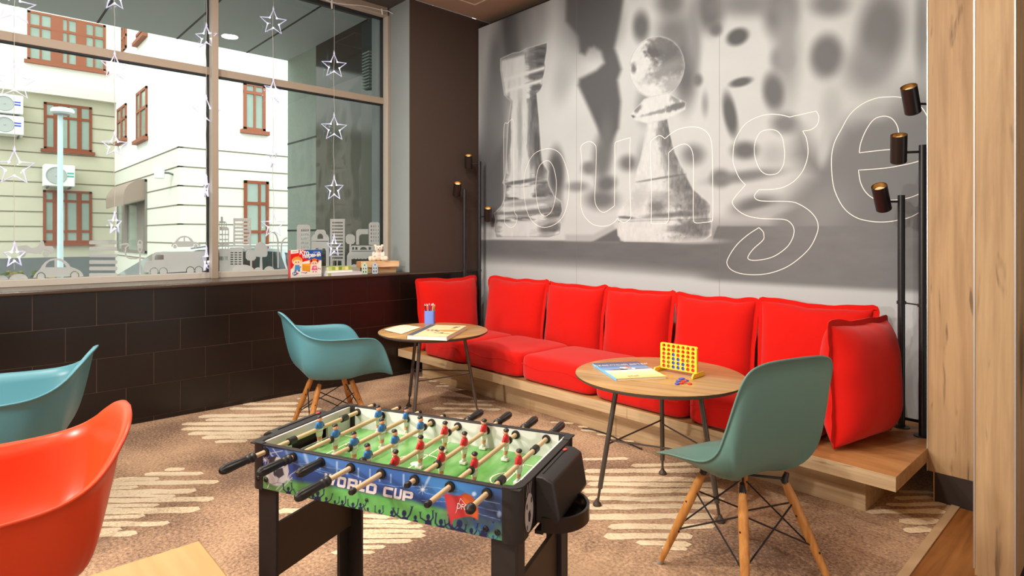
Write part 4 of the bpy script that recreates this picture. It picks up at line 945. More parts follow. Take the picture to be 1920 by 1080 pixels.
def far_window(ax, val, u0, v0, u1, v1, vs, hs, fm, sill=True, reveal=.10):
    """a casement on plane axis=val between photo corners; vs/hs = bar fractions"""
    pl = (lambda u, v: on(ax, val, u, v)); a = pl(u0, v1); b = pl(u1, v0)
    oth = 1 - ax; s0, s1 = a[oth], b[oth]
    if s0 > s1: s0, s1 = s1, s0
    z0 = min(a.z, pl(u1, v1).z) if False else a.z; z1 = z0 + (pl(u0, v1).z - pl(u0, v1).z) + abs(pl(u0, v0).z - pl(u0, v1).z)
    sg = 1 if ax == 0 else -1          # outward direction
    def bx(q, sa, sb, za, zb_, d0, d1):
        if ax == 0: q.box(val + d0, sa, za, val + d1, sb, zb_)
        else: q.box(sa, val - d1, za, sb, val - d0, zb_)
    f = MB(); f.M = TM; wd = s1 - s0; ht = z1 - z0; t = .075
    bx(f, s0, s1, z0, z0 + t, .002, .05); bx(f, s0, s1, z1 - t, z1, .002, .05); bx(f, s0, s0 + t, z0, z1, .002, .05); bx(f, s1 - t, s1, z0, z1, .002, .05)
    for fr, wv in vs: c = s0 + wd * fr; bx(f, c - wv / 2, c + wv / 2, z0, z1, .002, .048)
    for fr in hs: c = z0 + ht * fr; bx(f, s0, s1, c - .04, c + .04, .002, .052)
    if sill: bx(f, s0 - .08, s1 + .08, z0 - .10, z0, .0, .14)
    w_ = f.build('window', fm, bld)
    g_ = MB(); g_.M = TM; bx(g_, s0 + .02, s1 - .02, z0 + .02, z1 - .02, .001, .02); g_.build('pane', M_pane, w_)
far_window(0, AX, 80.5, 356, 172, 455.5, [(.24, .13), (.46, .07), (.73, .14)], [.22, .80], M_wfr)
far_window(0, AX, 82, 191, 172, 279, [(.24, .12), (.73, .12), (.5, .05)], [.70], M_wfr)
far_window(0, AX, 51, 19, 198, 112, [(.36, .32), (.67, .28), (.16, .05), (.5, .05), (.84, .05)], [.70], M_wfr2)
far_window(1, BY, 222, 206, 238, 268, [(.5, .2)], [.6], M_wfr2); far_window(1, BY, 258, 176, 277, 266, [(.4, .15)], [.6], M_wfr2)
far_window(1, BY, 230, 52, 238, 98, [(.5, .2)], [.5], M_wfr2, False); far_window(1, BY, 258, 66, 276, 82, [], [], M_wfr2)
far_window(0, CX, 456, 154, 497, 243, [(.5, .05)], [.80], M_wfr2); far_window(0, CX, 457, 338, 503, 472, [(.62, .06)], [.28, .68], M_wfr)
far_window(1, BY, 222, 352, 276, 470, [(.3, .9), (.84, .9)], [], mat('door_grey_brown', rgb(132, 122, 112), .7), False)
# awning over the side door
aw = thing('door_awning', 'grey brown barrel awning over the side door of the far building', 'awning', tuple(onY(BY, 250, 372)))
c = onY(BY, 250, 372); xa0, xa1 = onY(BY, 238, 372).x, onY(BY, 275, 372).x; zA0, zA1 = onY(BY, 250, 390).z, onY(BY, 250, 352).z
q = MB(); q.M = Matrix.Translation(-c); n = 12; P = []
for i in range(n + 1):
    a = PI / 2 * i / n; yy = BY - .02 - .55 * math.sin(a); zz = zA0 + .25 + (zA1 - zA0 - .1) * math.cos(a); P.append([(xa0, yy, zz), (xa1, yy, zz)])
P.append([(xa0, BY - .57, zA0), (xa1, BY - .57, zA0)]); q.grid(P)
q.poly([(p[0][1], p[0][2]) for p in P] + [(BY - .02, zA0 + .2)], to3=lambda a, b: (xa1, a, b)); q.poly([(p[0][1], p[0][2]) for p in P] + [(BY - .02, zA0 + .2)], to3=lambda a, b: (xa0, a, b))
q.build('awning_cover', mat('awning_canvas', rgb(150, 132, 118), .6, .4), aw)
q = MB(); q.M = Matrix.Translation(-c)
for x in (xa0, xa1): q.tube((x, BY - .013, zA0 + .2), (x, BY - .56, zA0 + .02), .03, n=8)
q.build('awning_bracket', M_groove, aw)
# wall camera on an arm
c = onY(BY - .3, 298, 322); t = thing('security_camera', 'white box camera on an arm high on the side wall', 'camera', tuple(c))
q = MB(); q.box(-.05, -.10, -.17, .05, .12, .17); q.build('camera_body', mat('white_metal_box', rgb(226, 228, 222), .5), t, bevel=.02)
q = MB(); q.path([(.0, .1, -.02), (.06, .2, -.02), (.10, .303, -.06)], .025, 8); q.build('wall_arm', M_plinth, t, smooth=True)
# air conditioner units
M_ac = mat('ac_white', rgb(238, 240, 234), .5, .3)
def ac(label, u0, v0, u1, v1, fan, logo):
    a = onX(AX + .75, u0, v1); b_ = onX(AX + .75, u1, v0); wd = b_.y - a.y; ht = abs(onX(AX + .75, u0, v0).z - a.z)
    t = thing('air_conditioner', label, 'air conditioner', (AX + .45, a.y, a.z), 0, 'outdoor air conditioning units')
    q = MB(); q.box(-.35, 0, 0, .3, wd, ht); q.build('casing', M_ac, t, bevel=.03)
    cx = wd * fan; r = ht * .40
    q = MB(); q.M = Matrix.Translation((.301, cx, ht * .5)) @ Matrix.Rotation(PI / 2, 4, 'Y'); q.lathe([(r, 0), (r, .02), (r * .93, .025), (r * .9, .004), (r * .12, .004), (r * .1, .02)], n=28); q.build('fan_grille', mat('ac_grille', rgb(168, 174, 168), .6), t, smooth=True)
    q = MB()
    for dz in ((.58, .66), (.44, .52)): q.box(.30, wd * logo, ht * dz[0], .304, wd * (logo + .22), ht * dz[1])
    q.build('brand_plate', mat('blue_plate', rgb(48, 74, 178), .5) if logo < .73 else mat('green_plate', rgb(70, 170, 150), .5), t)
    q = MB(); q.box(-.40, wd * .12, -.05, .25, wd * .16, 0); q.build('wall_bracket', M_plinth, t); q = MB(); q.box(-.40, wd * .84, -.05, .25, wd * .88, 0); q.build('wall_bracket', M_plinth, t)
ac('white air conditioner at the far left, upper of the two', -22, 172, 44, 208, .45, .70); ac('white air conditioner at the far left, lower of the two', -22, 212, 45, 248, .45, .70)
ac('white air conditioner mounted above the lower brown window', 83, 307, 141, 348, .38, .74)
# street lamp
lp = onX(-10.2, 113, 208); t = thing('street_lamp', 'pale street lamp post with a round disc head in front of the far building', 'street lamp', (lp.x, lp.y, GZ))
M_lp = mat('lamp_post_pale', rgb(186, 206, 206), .4, .4)
q = MB(); q.tube((0, 0, 0), (0, 0, lp.z - GZ - .06), .055, .045, 16); q.build('pole', M_lp, t, smooth=True)
q = MB(); q.lathe([(.13, -.07), (.19, -.04), (.20, .0), (.17, .04), (.06, .06)], (.06, .03, lp.z - GZ), 28); q.build('lamp_head', mat('lamp_head_white', rgb(232, 236, 234), .4), t, smooth=True)
q = MB(); q.lathe([(.12, -.08), (.13, -.07)], (.06, .03, lp.z - GZ), 24); q.build('lens', mat('lamp_lens', rgb(150, 160, 158), .3), t, smooth=True)
# parked car
cy0, cx0 = -3.15, -5.1
car_ = thing('parked_car', 'silver parked car behind the window stickers in the street', 'car', (cx0 - .85, cy0 + 2.2, GZ))
prof = [(0, .35), (.02, .62), (.15, .78), (.85, .92), (1.00, .96), (1.62, 1.38), (1.95, 1.475), (2.9, 1.49), (3.7, 1.43), (4.15, 1.05), (4.35, .95), (4.4, .55), (4.38, .32), (.3, .28)]
M_car = mat('car_silver', rgb(196, 206, 208), .2, .6, metal=.3, coat=.6); M_cgl = mat('car_glass', rgb(40, 50, 52), .06, .7)
def carq(): q = MB(); q.M = Matrix.Translation((.85, -2.2, 0)); return q
q = carq(); n = len(prof)
tuck = lambda z: .0 if z < .95 else (z - .95) * .32
L_ = [(-tuck(z), y, z) for y, z in prof]; R_ = [(-1.7 + tuck(z), y, z) for y, z in prof]
q.add(L_ + R_, [tuple(range(n)), tuple(range(2 * n - 1, n - 1, -1))] + [(i, (i + 1) % n, n + (i + 1) % n, n + i) for i in range(n)])
q.build('car_body', M_car, car_, smooth=True, angle=25)
q = carq()
def side_glass(pts): q.poly(pts, to3=lambda a, b: (-tuck(b) + .006, a, b))
side_glass([(1.15, .98), (1.66, 1.35), (1.98, 1.42), (2.30, 1.43), (2.30, .98)]); side_glass([(2.36, .98), (2.36, 1.43), (2.92, 1.44), (3.2, 1.42), (3.3, .98)]); side_glass([(3.36, .98), (3.28, 1.41), (3.66, 1.38), (4.0, 1.08), (3.98, .98)])
q.add([(-.12, 1.03, .985), (-1.58, 1.03, .985), (-1.52, 1.62, 1.39), (-.18, 1.62, 1.39)], [(0, 1, 2, 3)])
q.build('car_window', M_cgl, car_)
q = carq(); q.path([(-.16, 1.85, 1.50), (-.16, 2.1, 1.535), (-.16, 3.4, 1.53), (-.16, 3.65, 1.47)], .018, 8); q.build('roof_rail', mat('rail_bright', rgb(236, 240, 240), .2, .6, metal=.5), car_, smooth=True)
for y in (.85, 3.5):
    q = carq(); q.M = q.M @ Matrix.Translation((-.1, y, .31)) @ Matrix.Rotation(PI / 2, 4, 'Y'); q.lathe([(.18, .12), (.31, .11), (.31, -.1), (.18, -.1)], n=28); q.build('wheel', M_blk, car_, smooth=True)
# canopy over the pavement, stone pier and dark shop glass beside the window
ZK = 3.88
q = MB(); q.box(-4.12, -14, ZK, -.52, -.28, ZK + .3, mi=0)
for (u, v) in ((198, 20), (355, 52), (486, 84)):
    p = onZ(ZK, u, v); q.box(-4.12, p.y - .012, ZK - .004, -.52, p.y + .012, ZK + .01, mi=1)
o = q.build('entrance_canopy', [mat('canopy_grey', rgb(196, 200, 194), .7, .2), M_gask]); tag(o, 'grey panelled canopy over the pavement outside the window', 'canopy')
q = MB(); q.box(-4.12, -.28, GZ, -3.16, .5, ZK + 4, mi=0)
for (u, v) in ((563, 264), (563, 349), (563, 432)): z = onY(-.28, u, v).z; q.box(-4.12, -.285, z - .012, -3.158, 0, z + .012, mi=1)
o = q.build('stone_pier', [mat('stone_cladding', rgb(150, 160, 146), .8, .2, noise=.10, nscale=30), M_gask]); tag(o, 'grey green stone clad pier just outside the window', 'pier')
q = MB(); q.box(-3.158, -.28, GZ, -.72, .5, ZK); o = q.build('shop_glazing', mat('dark_shop_glass', rgb(16, 22, 20), .12, .5)); tag(o, 'dark glazed wall outside between the stone pier and the window', 'glazing')
v0 = onY(-.285, 686, 100); v1 = onY(-.285, 699, 165)
t = thing('louvre_vent', 'grey louvred vent on the dark wall outside', 'vent', (v0.x, -.285, v1.z))
q = MB(); hh = v0.z - v1.z; ww_ = v1.x - v0.x; q.box(0, -.01, 0, ww_, 0, hh); q.build('vent_back', M_gask, t)
for k in range(12): q = MB(); z = hh * (k + .2) / 12; q.box(0, -.05, z, ww_, -.012, z + hh * .035); q.build('slat', mat('vent_slat', rgb(120, 134, 126), .6), t)
# yellow flowers on the outer ledge
fp = onX(-.95, 72, 516); t = thing('flower_planter', 'small yellow flowers in a box outside, behind the white car sticker', 'flowers', tuple(fp + Vector((0, 0, -.2))))
q = MB(); q.box(-.12, -.25, 0, .1, .25, .14); q.build('planter_box', M_plinth, t)
q = MB(); q2 = MB()
for k in range(70):
    a, b_, c_ = rnd.uniform(-.1, .08), rnd.uniform(-.24, .24), rnd.uniform(.13, .235)
    (q if k % 3 else q2).sphere((a, b_, c_), rnd.uniform(.012, .022), 6, 4, sc=(1, 1, .6))
q.build('leaves', mat('plant_green', rgb(112, 150, 70), .7), t); q2.build('blossom', mat('blossom_yellow', rgb(238, 222, 60), .6), t)
# ================================================================== FOOTBALL TABLE
FT = .66
_q = [onZ(FT, *p) for p in ((470, 828), (975, 920), (1078, 815), (650, 757))]
_cen = sum(_q, Vector()) / 4; FL_ = ((_q[1] - _q[0]).length + (_q[2] - _q[3]).length) / 2; FW_ = ((_q[2] - _q[1]).length + (_q[3] - _q[0]).length) / 2
_ax = ((_q[1] - _q[0]) + (_q[2] - _q[3])).normalized(); FA = math.atan2(_ax.y, _ax.x)
FM = Matrix.Translation((_cen.x, _cen.y, 0)) @ Matrix.Rotation(FA, 4, 'Z'); FI = FM.inverted()
HL, HW = FL_ / 2, FW_ / 2
def f_front(u, v):
    """photo point on the front face -> local (x, z)"""
    o = FI @ Vector(CAM); d = (FI.to_3x3() @ Vector(ray(u, v))); t = (-HW - o.y) / d.y; p = o + d * t; return p.x, p.z
def f_top(z, u, v): p = FI @ onZ(z, u, v); return p.x, p.y
foot = thing('football_table', 'black table football game with blue printed side, wooden rods and red and blue players', 'table football', (_cen.x, _cen.y, 0), FA)
M_fblk = mat('football_black', rgb(44, 40, 38), .45, .4); M_fleg = mat('football_leg_black', rgb(50, 44, 42), .5, .3, noise=.05, nscale=80); M_fboard = mat('football_board_brown', rgb(70, 54, 40), .5, .35)
M_rubber = mat('black_rubber', rgb(36, 33, 31), .38, .45); M_rod = wood('rod_beech', rgb(196, 162, 120), rgb(226, 196, 156), axis=1, scale=8, rough=.45, knots=0, crack=0)
M_inner = mat('inner_wall_white', rgb(224, 222, 220), .35, .4)
ZB_ = FT - .132; ZF = FT - .078; RZ = FT - .021          # body bottom, pitch, rods
# inner walls and outer body
q = MB(); q.box(-HL + .03, HW - .012, ZF - .03, HL - .03, HW, FT - .004, mi=0); q.build('back_panel', [M_inner], foot, bevel=.001)
q = MB(); q.box(-HL + .03, -HW, ZB_, HL - .03, -HW + .012, FT - .004); q.build('front_panel', M_fblk, foot)
q = MB(); q.box(-HL + .03, HW, ZB_, HL - .03, HW + .003, FT - .004); q.build('back_outer_panel', M_fblk, foot)
q = MB()
q.box(-HL, -HW - .003, FT - .004, HL, -HW + .013, FT); q.box(-HL, HW - .013, FT - .004, HL, HW + .004, FT); q.build('top_rim', M_fblk, foot, bevel=.0012)
for sx in (-1, 1):
    # end wall: white inside with goal opening, black outside, rounded black corners
    q = MB(); gw = .085; x = sx * (HL - .03)
    q.poly([(-HW + .012, ZF - .004), (HW - .012, ZF - .004), (HW - .012, FT - .004), (-HW + .012, FT - .004)], [[(-gw, ZF + .0005), (-gw, ZF + .042), (-gw + .01, ZF + .05), (gw - .01, ZF + .05), (gw, ZF + .042), (gw, ZF + .0005)]], to3=lambda a, b: (x, a, b), depth=(sx * .008, 0, 0))
    q.build('goal_wall', M_inner, foot)
    q = MB(); x0, x1 = sorted((sx * (HL - .022), sx * HL))
    q.poly([(-HW + .02, ZB_), (HW - .02, ZB_), (HW - .02, FT), (-HW + .02, FT)], [[(-gw, ZF - .01), (-gw, ZF + .05), (gw, ZF + .05), (gw, ZF - .01)]], to3=lambda a, b: (sx * (HL - .022), a, b), depth=(sx * .022, 0, 0))
    q.build('end_panel', M_fblk, foot, bevel=.002)
    for sy in (-1, 1):
        rr = .030; cx, cy = sx * (HL - rr), sy * (HW - rr + .003); outer = []
        for i in range(9):
            a = PI / 2 * i / 8; outer.append((cx + sx * rr * math.cos(a), cy + sy * rr * math.sin(a)))
        inn = [(cx - sx * .018, sy * (HW - .010)), (cx - sx * .018, sy * (HW - .013)), (cx + sx * .004, sy * (HW - .018)), (sx * (HL - .022), sy * (HW - .045)), (sx * (HL - .022), sy * (HW - .055)), (sx * HL, sy * (HW - .055))]
        P = outer + [(cx - sx * .018, sy * (HW + .003))] + inn[1:]
        q = MB(); q.poly(P, to3=lambda a, b: (a, b, ZB_ - .004), depth=(0, 0, .136 + .002)); q.build('corner_cap', M_fblk, foot, smooth=True, angle=40, bevel=.0015)
# pitch with lines
M_pitch = bpy.data.materials.new('pitch_print'); M_pitch.use_nodes = True; _t = M_pitch.node_tree; _b = _t.nodes['Principled BSDF']; _b.inputs['Roughness'].default_value = .22
_tc = _t.nodes.new('ShaderNodeTexCoord'); _mp = _t.nodes.new('ShaderNodeMapping'); _mp.inputs['Scale'].default_value = (5, 2.2, 1); _mp.inputs['Rotation'].default_value = (0, 0, .5); _n = _t.nodes.new('ShaderNodeTexNoise'); _n.inputs['Scale'].default_value = 3; _n.inputs['Detail'].default_value = 3
_cr = _t.nodes.new('ShaderNodeValToRGB'); _cr.color_ramp.elements[0].position = .3; _cr.color_ramp.elements[0].color = rgb(74, 146, 56); _cr.color_ramp.elements[1].position = .72; _cr.color_ramp.elements[1].color = rgb(134, 182, 116)
_t.links.new(_tc.outputs['Object'], _mp.inputs['Vector']); _t.links.new(_mp.outputs['Vector'], _n.inputs['Vector']); _t.links.new(_n.outputs['Fac'], _cr.inputs['Fac']); _t.links.new(_cr.outputs['Color'], _b.inputs['Base Color'])
q = MB(); q.box(-HL + .03, -HW + .012, ZF - .008, HL - .03, HW - .012, ZF); pit = q.build('pitch', M_pitch, foot)
q = MB(); z = ZF + .0006
def ring(cx, cy, r, a0=0, a1=360, wd=.0022):
    n = 40; A = [(cx + (r - wd) * math.cos(R(a0 + (a1 - a0) * i / n)), cy + (r - wd) * math.sin(R(a0 + (a1 - a0) * i / n)), z) for i in range(n + 1)]; B = [(cx + (r + wd) * math.cos(R(a0 + (a1 - a0) * i / n)), cy + (r + wd) * math.sin(R(a0 + (a1 - a0) * i / n)), z) for i in range(n + 1)]
    q.add(A + B, [(i, n + 1 + i, n + 2 + i, i + 1) for i in range(n)])
def seg(x0, y0, x1, y1): q.add([(x0, y0, z), (x1, y0, z), (x1, y1, z), (x0, y1, z)], [(0, 1, 2, 3)])
ring(0, 0, .075); seg(-.0022, -HW + .014, .0022, HW - .014); q.lathe([(.016, 0), (.016, .0001)], (0, 0, z), 20)
for s in (-1, 1):
    e = s * (HL - .03)
    seg(min(e, e - s * .10), -.125, max(e, e - s * .10), -.121); seg(min(e, e - s * .10), .121, max(e, e - s * .10), .125); seg(e - s * .10 - .002, -.125, e - s * .10 + .002, .125)
    ring(e - s * .10, 0, .05, 90 if s > 0 else -90, 270 if s > 0 else 90)
q.build('pitch_line', mat('pitch_line_white', rgb(240, 236, 210), .3), pit)
# legs, end boards
for sx in (-1, 1):
    for sy in (-1, 1):
        x0, x1 = sorted((sx * (HL - .018), sx * (HL - .085))); y0, y1 = sorted((sy * (HW - .012), sy * (HW - .026)))
        q = MB(); q.box(x0, y0, 0, x1, y1, ZB_ - .002); xa, xb = sorted((sx * (HL - .018), sx * (HL - .032))); ya, yb = sorted((sy * (HW - .0262), sy * (HW - .075))); q.box(xa, ya, 0, xb, yb, ZB_ - .002)
        q.build('leg', M_fleg, foot, bevel=.002)
    xa, xb = sorted((sx * (HL - .0325), sx * (HL - .045)))
    q = MB(); q.box(xa, -HW + .027, .235, xb, HW - .027, .395); q.build('end_board', M_fboard, foot, bevel=.001)
# rods with players, handles and bumpers
HX = [f_front(u, v)[0] for u, v in ((499, 845), (551, 855), (603, 866), (658.6, 877.5), (716, 889), (778.7, 901), (844.8, 914), (914, 928))]
PL = [[(593, 800)], [(621, 816), (702, 779)], [(661, 832), (715, 806), (762, 783)], [(681, 855), (738, 828), (784, 801)],
      [(738, 868), (790, 840), (836, 812)], [(828, 862), (874, 833), (913, 808)], [(890, 873), (952, 827)], [(978, 868)]]
OUTF = [(412, 886), (483, 893), (557, 893), (554, 930), (659, 919), (763, 911), (801, 944), (880, 957)]    # front ends
M_skin = mat('player_skin', rgb(232, 160, 126), .5); M_hair = mat('player_hair', rgb(36, 30, 28), .35, .5); M_pw = mat('player_white', rgb(236, 232, 220), .4)
M_pblue = mat('player_blue', rgb(54, 118, 182), .4); M_pred = mat('player_red', rgb(214, 36, 44), .4)
def player(parent, x, y, shirt, face, tilt=0):
    """hangs on the rod; faces +-x"""
    M = Matrix.Translation((x, y, RZ)) @ Matrix.Rotation(R(tilt), 4, 'Y') @ Matrix.Rotation(0 if face > 0 else PI, 4, 'Z')
    def mk(): k = MB(); k.M = M; return k
    k = mk(); P = [[(.0095 * a * math.cos(t), .0155 * a * math.sin(t), zz) for t in np.linspace(0, 2 * PI, 13)[:-1]] for a, zz in ((.45, .0245), (.8, .021), (1.0, .012), (.98, .002), (.85, -.008))]
    k.grid(P, closed_u=True)
    for s in (-1, 1): k.path([(0, s * .012, .018), (.001, s * .0175, .008), (.003, s * .0165, -.002)], [.0042, .0044, .0036], 8)
    t = k.build('player', shirt, parent, smooth=True)
    k = mk(); k.lathe([(.0080, .004), (.0088, .003), (.0088, -.003), (.0080, -.004)], (0, 0, -.002), 14, sx=1.1, sy=1.9); k.grid([[(.0090 * a * math.cos(tt), .0135 * a * math.sin(tt), zz) for tt in np.linspace(0, 2 * PI, 13)[:-1]] for a, zz in ((1, -.007), (1.0, -.013), (.92, -.021), (.80, -.024))], closed_u=True); k.build('shorts', M_pw, t, smooth=True)
    k = mk()
    for s in (-1, 1): kk = mk(); kk.path([(0, s * .0055, -.022), (.001, s * .005, -.036)], [.0052, .0046], 8); kk.build('thigh', M_skin, t, smooth=True)
    k.sphere((.001, 0, .032), .0085, 12, 8, sc=(1, .9, 1.1)); k.path([(0, 0, .022), (0, 0, .028)], .0042, 8); k.sphere((.0095, 0, .031), .0022, 6, 4)
    k.build('head', M_skin, t, smooth=True)
    k = mk(); k.sphere((-.001, 0, .0375), .0092, 12, 6, sc=(1.0, .95, .72)); k.build('hair', M_hair, t, smooth=True)
    k = mk()
    for s in (-1, 1): k.path([(.001, s * .005, -.035), (.001, s * .0048, -.048)], [.0048, .0055], 8)
    k.box(-.008, -.0095, -.056, .014, .0095, -.047); k.build('boots', M_pw, t, bevel=.002)
def fr_pt(u, v, x):
    """point of a rod's front end: on the rod axis nearest to the photo column u"""
    o = FI @ Vector(CAM); d = FI.to_3x3() @ Vector(ray(u, v)); t = (x - o.x) / d.x; return (o + d * t).y
def lathe_y(k, prof, x, y, z, n=16):
    k2 = MB(); k2.lathe(prof, n=n); k2.M = None
    Mx = Matrix.Translation((x, y, z)) @ Matrix.Rotation(-PI / 2, 4, 'X')
    k.add([tuple(Mx @ Vector(p)) for p in k2.v], k2.f)
def grip(parent, x, y0, sgn):
    """fluted handle: starts at y0 and runs outwards along sgn*y"""
    prof = [(.0085, 0), (.0135, .003), (.0140, .010), (.0100, .014), (.0100, .018), (.0125, .020), (.0128, .026), (.0095, .030), (.0115, .036), (.0122, .060), (.0135, .090), (.0132, .104), (.0105, .114), (.0050, .119)]
    k = MB(); n = 32; P = []
    for r_, h_ in prof: P.append([(x + r_ * (1 - (.10 if (h_ > .034 and j % 4 < 2) else 0)) * math.cos(2 * PI * j / n), y0 + sgn * h_, RZ + r_ * (1 - (.10 if (h_ > .034 and j % 4 < 2) else 0)) * math.sin(2 * PI * j / n)) for j in range(n)])
    k.grid(P, closed_u=True, flip=sgn > 0); k.add(P[-1], [tuple(range(n))]); return k.build('handle', M_rubber, parent, smooth=True, angle=30)
for i, x in enumerate(HX):
    yf = fr_pt(*OUTF[i], x); yf = max(-HW - .24, min(-HW - .02, yf)); front_h = i < 4
    ys = [f_top(RZ + .005, u, v)[1] for u, v in PL[i]]
    back = HW + (.085, .095, .075, .07, .17, .185, .17, .15)[i]
    k = MB(); y0 = yf + (.02 if front_h else 0); y1 = back if front_h else back - .02
    k.tube((x, y0, RZ), (x, y1, RZ), .0068, n=14); rod = k.build('rod', M_rod, foot, smooth=True)
    if front_h: grip(rod, x, yf + .119, -1)
    else:
        k = MB(); lathe_y(k, [(.0072, .012), (.0082, .010), (.0086, .0), (.0062, -.005)] if i < 7 else [(.0074, .016), (.0125, .012), (.0125, .002), (.008, -.006), (.004, -.009)], x, yf, RZ); k.build('end_cap', M_rubber, rod, smooth=True)
    if not front_h: grip(rod, x, back - .119, 1)
    else:
        k = MB(); lathe_y(k, [(.0062, .004), (.0082, .002), (.0082, -.010), (.0070, -.012)], x, back, RZ); k.build('end_cap', M_rubber, rod, smooth=True)
    for yy in (-HW - .004, HW - .014):
        k = MB(); lathe_y(k, [(.0075, -.004), (.0135, -.003), (.0140, .003), (.0075, .006)], x, yy, RZ); k.build('bushing', M_rubber, rod, smooth=True)
    for yy, e in ((min(ys) - .022, 0), (max(ys) + .022, 0)) if i not in (0, 7) else ((ys[0] - .125, 1), (ys[0] + .125, 1)):
        if -HW + .02 < yy < HW - .02:
            k = MB(); lathe_y(k, [(.007, -.006 - e * .010), (.0115, -.004 - e * .010), (.0115, .004 + e * .010), (.007, .006 + e * .010)], x, yy, RZ); k.build('bumper', M_rubber, rod, smooth=True)
    for yy in ys: player(rod, x, yy, M_pblue if i < 4 else M_pred, 1 if i < 4 else -1)
# ball return boxes, goal counters and cups at both ends
for sx in (-1, 1):
    prof = [(0, FT - .002), (.030, FT - .001), (.052, FT - .012), (.068, ZB_ + .028), (.062, ZB_ + .018), (0, ZB_ + .010)]
    k = MB(); k.poly([(HL + a, b) for a, b in prof], to3=lambda a, b: (sx * a, -.125, b), depth=(0, .25, 0)); k.build('ball_return_box', M_fblk, foot, bevel=.006, bseg=3)
    k = MB(); k.box(min(sx * (HL + .012), sx * (HL + .015)), -.10, FT - .002, max(sx * (HL + .012), sx * (HL + .015)), .10, FT + .0005); sl_ = k.build('score_slot', M_gask, foot)
    k = MB(); k.sphere((sx * (HL + .0135), .085, FT + .001), .0065, 10, 6, sc=(1, 1.2, .5)); k.build('score_slider', mat('slider_red', rgb(226, 64, 50), .4), sl_, smooth=True)
    n = 18; Ro, Ri = .095, .088; k = MB(); A = []
    arc = [(-PI / 2 + PI * j / n) for j in range(n + 1)]
    cy = -.03; x00 = HL
    rows = [[(sx * (x00 + .02 + r_ * math.cos(a)), cy + r_ * 1.05 * math.sin(a), zz) for a in arc] for r_, zz in ((.0, ZB_ - .016), (Ro * .8, ZB_ - .016), (Ro, ZB_ - .008), (Ro, ZB_ + .030), (Ri, ZB_ + .030), (Ri * .92, ZB_ - .004), (0, ZB_ - .008))]
    k.grid(rows); k.box(min(sx * x00, sx * (x00 + .022)), cy - .095, ZB_ - .016, max(sx * x00, sx * (x00 + .022)), cy + .095, ZB_ - .006); k.build('ball_cup', mat('black_gloss_plastic', rgb(40, 34, 30), .22, .5), foot, smooth=True, angle=40)
    # printed ball on the end panel
    def ep(a, b): return (sx * (HL + .0006), a, b)
    k = MB(); k.poly([(-.165 + .028 * math.cos(t), ZB_ + .055 + .048 * math.sin(t)) for t in np.linspace(0, 2 * PI, 25)[:-1]], to3=ep)
    for a in (-.185, -.172, -.16): k.poly([(a, ZB_ + .10), (a + .003, ZB_ + .10), (a + .012, ZB_ + .128), (a + .009, ZB_ + .128)], to3=ep)
    dec = k.build('ball_print', mat('ball_print_light', rgb(206, 196, 190), .4), foot)
    k = MB()
    for (a, b, r_) in ((-.163, ZB_ + .045, .013), (-.180, ZB_ + .075, .007), (-.150, ZB_ + .082, .007), (-.178, ZB_ + .022, .006)): k.poly([(a + r_ * .7 * math.cos(t), b + r_ * 1.3 * math.sin(t)) for t in np.linspace(0, 2 * PI, 6)[:-1]], to3=lambda a_, b_: (sx * (HL + .001), a_, b_))
    k.build('ball_patch', mat('ball_patch_dark', rgb(58, 52, 50), .4), dec)
# corner bolts on the front
for (u, v) in ((485, 896), (500, 899), (688, 937), (911, 991), (933, 998)):
    x, z = f_front(u, v); k = MB(); k.M = Matrix.Translation((x, -HW - .0005, z)) @ Matrix.Rotation(PI / 2, 4, 'X'); k.lathe([(.0074, 0), (.0074, .003), (.0055, .0055), (.002, .004)] if u != 688 else [(.004, 0), (.0045, .003), (.002, .006)], n=16); k.build('bolt', mat('bolt_black', rgb(24, 22, 22), .25, .6), foot, smooth=True)
# ---- printed picture on the front
nx, nz = 460, 76; x0, x1 = -HL + .0295, HL - .0295; xs = np.linspace(x0, x1, nx + 1); zs = np.linspace(ZB_ + .0005, FT - .0045, nz + 1); XX, ZZ = np.meshgrid(xs, zs)
Rm = np.array(FM.to_3x3()); tv = np.array(FM.translation)
W = np.stack([XX, np.full_like(XX, -HW), ZZ], -1) @ Rm.T + tv; dx = W[..., 0] - CAM[0]; dy = W[..., 1] - CAM[1]; dep = -_s * dx + _c * dy
U = 960 + F_PX * (_c * dx + _s * dy) / dep; V = V_H - F_PX * (W[..., 2] - CAM[2]) / dep
class Paint3(Paint):
    def __init__(s, U, V, base): s.U = U; s.V = V; s.g = np.empty(U.shape + (3,)); s.g[:] = np.array(base) / 255.
    def mix(s, k, col): k = np.clip(k, 0, 1)[..., None]; s.g = s.g * (1 - k) + np.array(col) / 255. * k
    def poly(s, P, col, soft=.6, op=1.0): s.mix((1 - sst(-soft, soft, sdf_poly(s.U, s.V, P))) * op, col)
    def ell(s, cu, cv, ru, rv, col, soft=.2, ang=0, op=1.0):
        a = R(ang); dx = s.U - cu; dy = s.V - cv; x = (dx * math.cos(a) + dy * math.sin(a)) / ru; y = (-dx * math.sin(a) + dy * math.cos(a)) / rv
        s.mix((1 - sst(1 - soft, 1 + soft, np.sqrt(x * x + y * y))) * op, col)
    def line(s, P, wd, col, op=1.0, soft=.5):
        for a, b in zip(P, P[1:]):
            a = np.array(a, float); b = np.array(b, float); e = b - a; wx = s.U - a[0]; wy = s.V - a[1]; t = np.clip((wx * e[0] + wy * e[1]) / max(1e-6, e.dot(e)), 0, 1)
            d = np.sqrt((wx - e[0] * t) ** 2 + (wy - e[1] * t) ** 2); s.mix((1 - sst(wd / 2 - soft, wd / 2 + soft, d)) * op, col)
p = Paint3(U, V, (52, 96, 176))
hh = (ZZ - ZB_) / .132
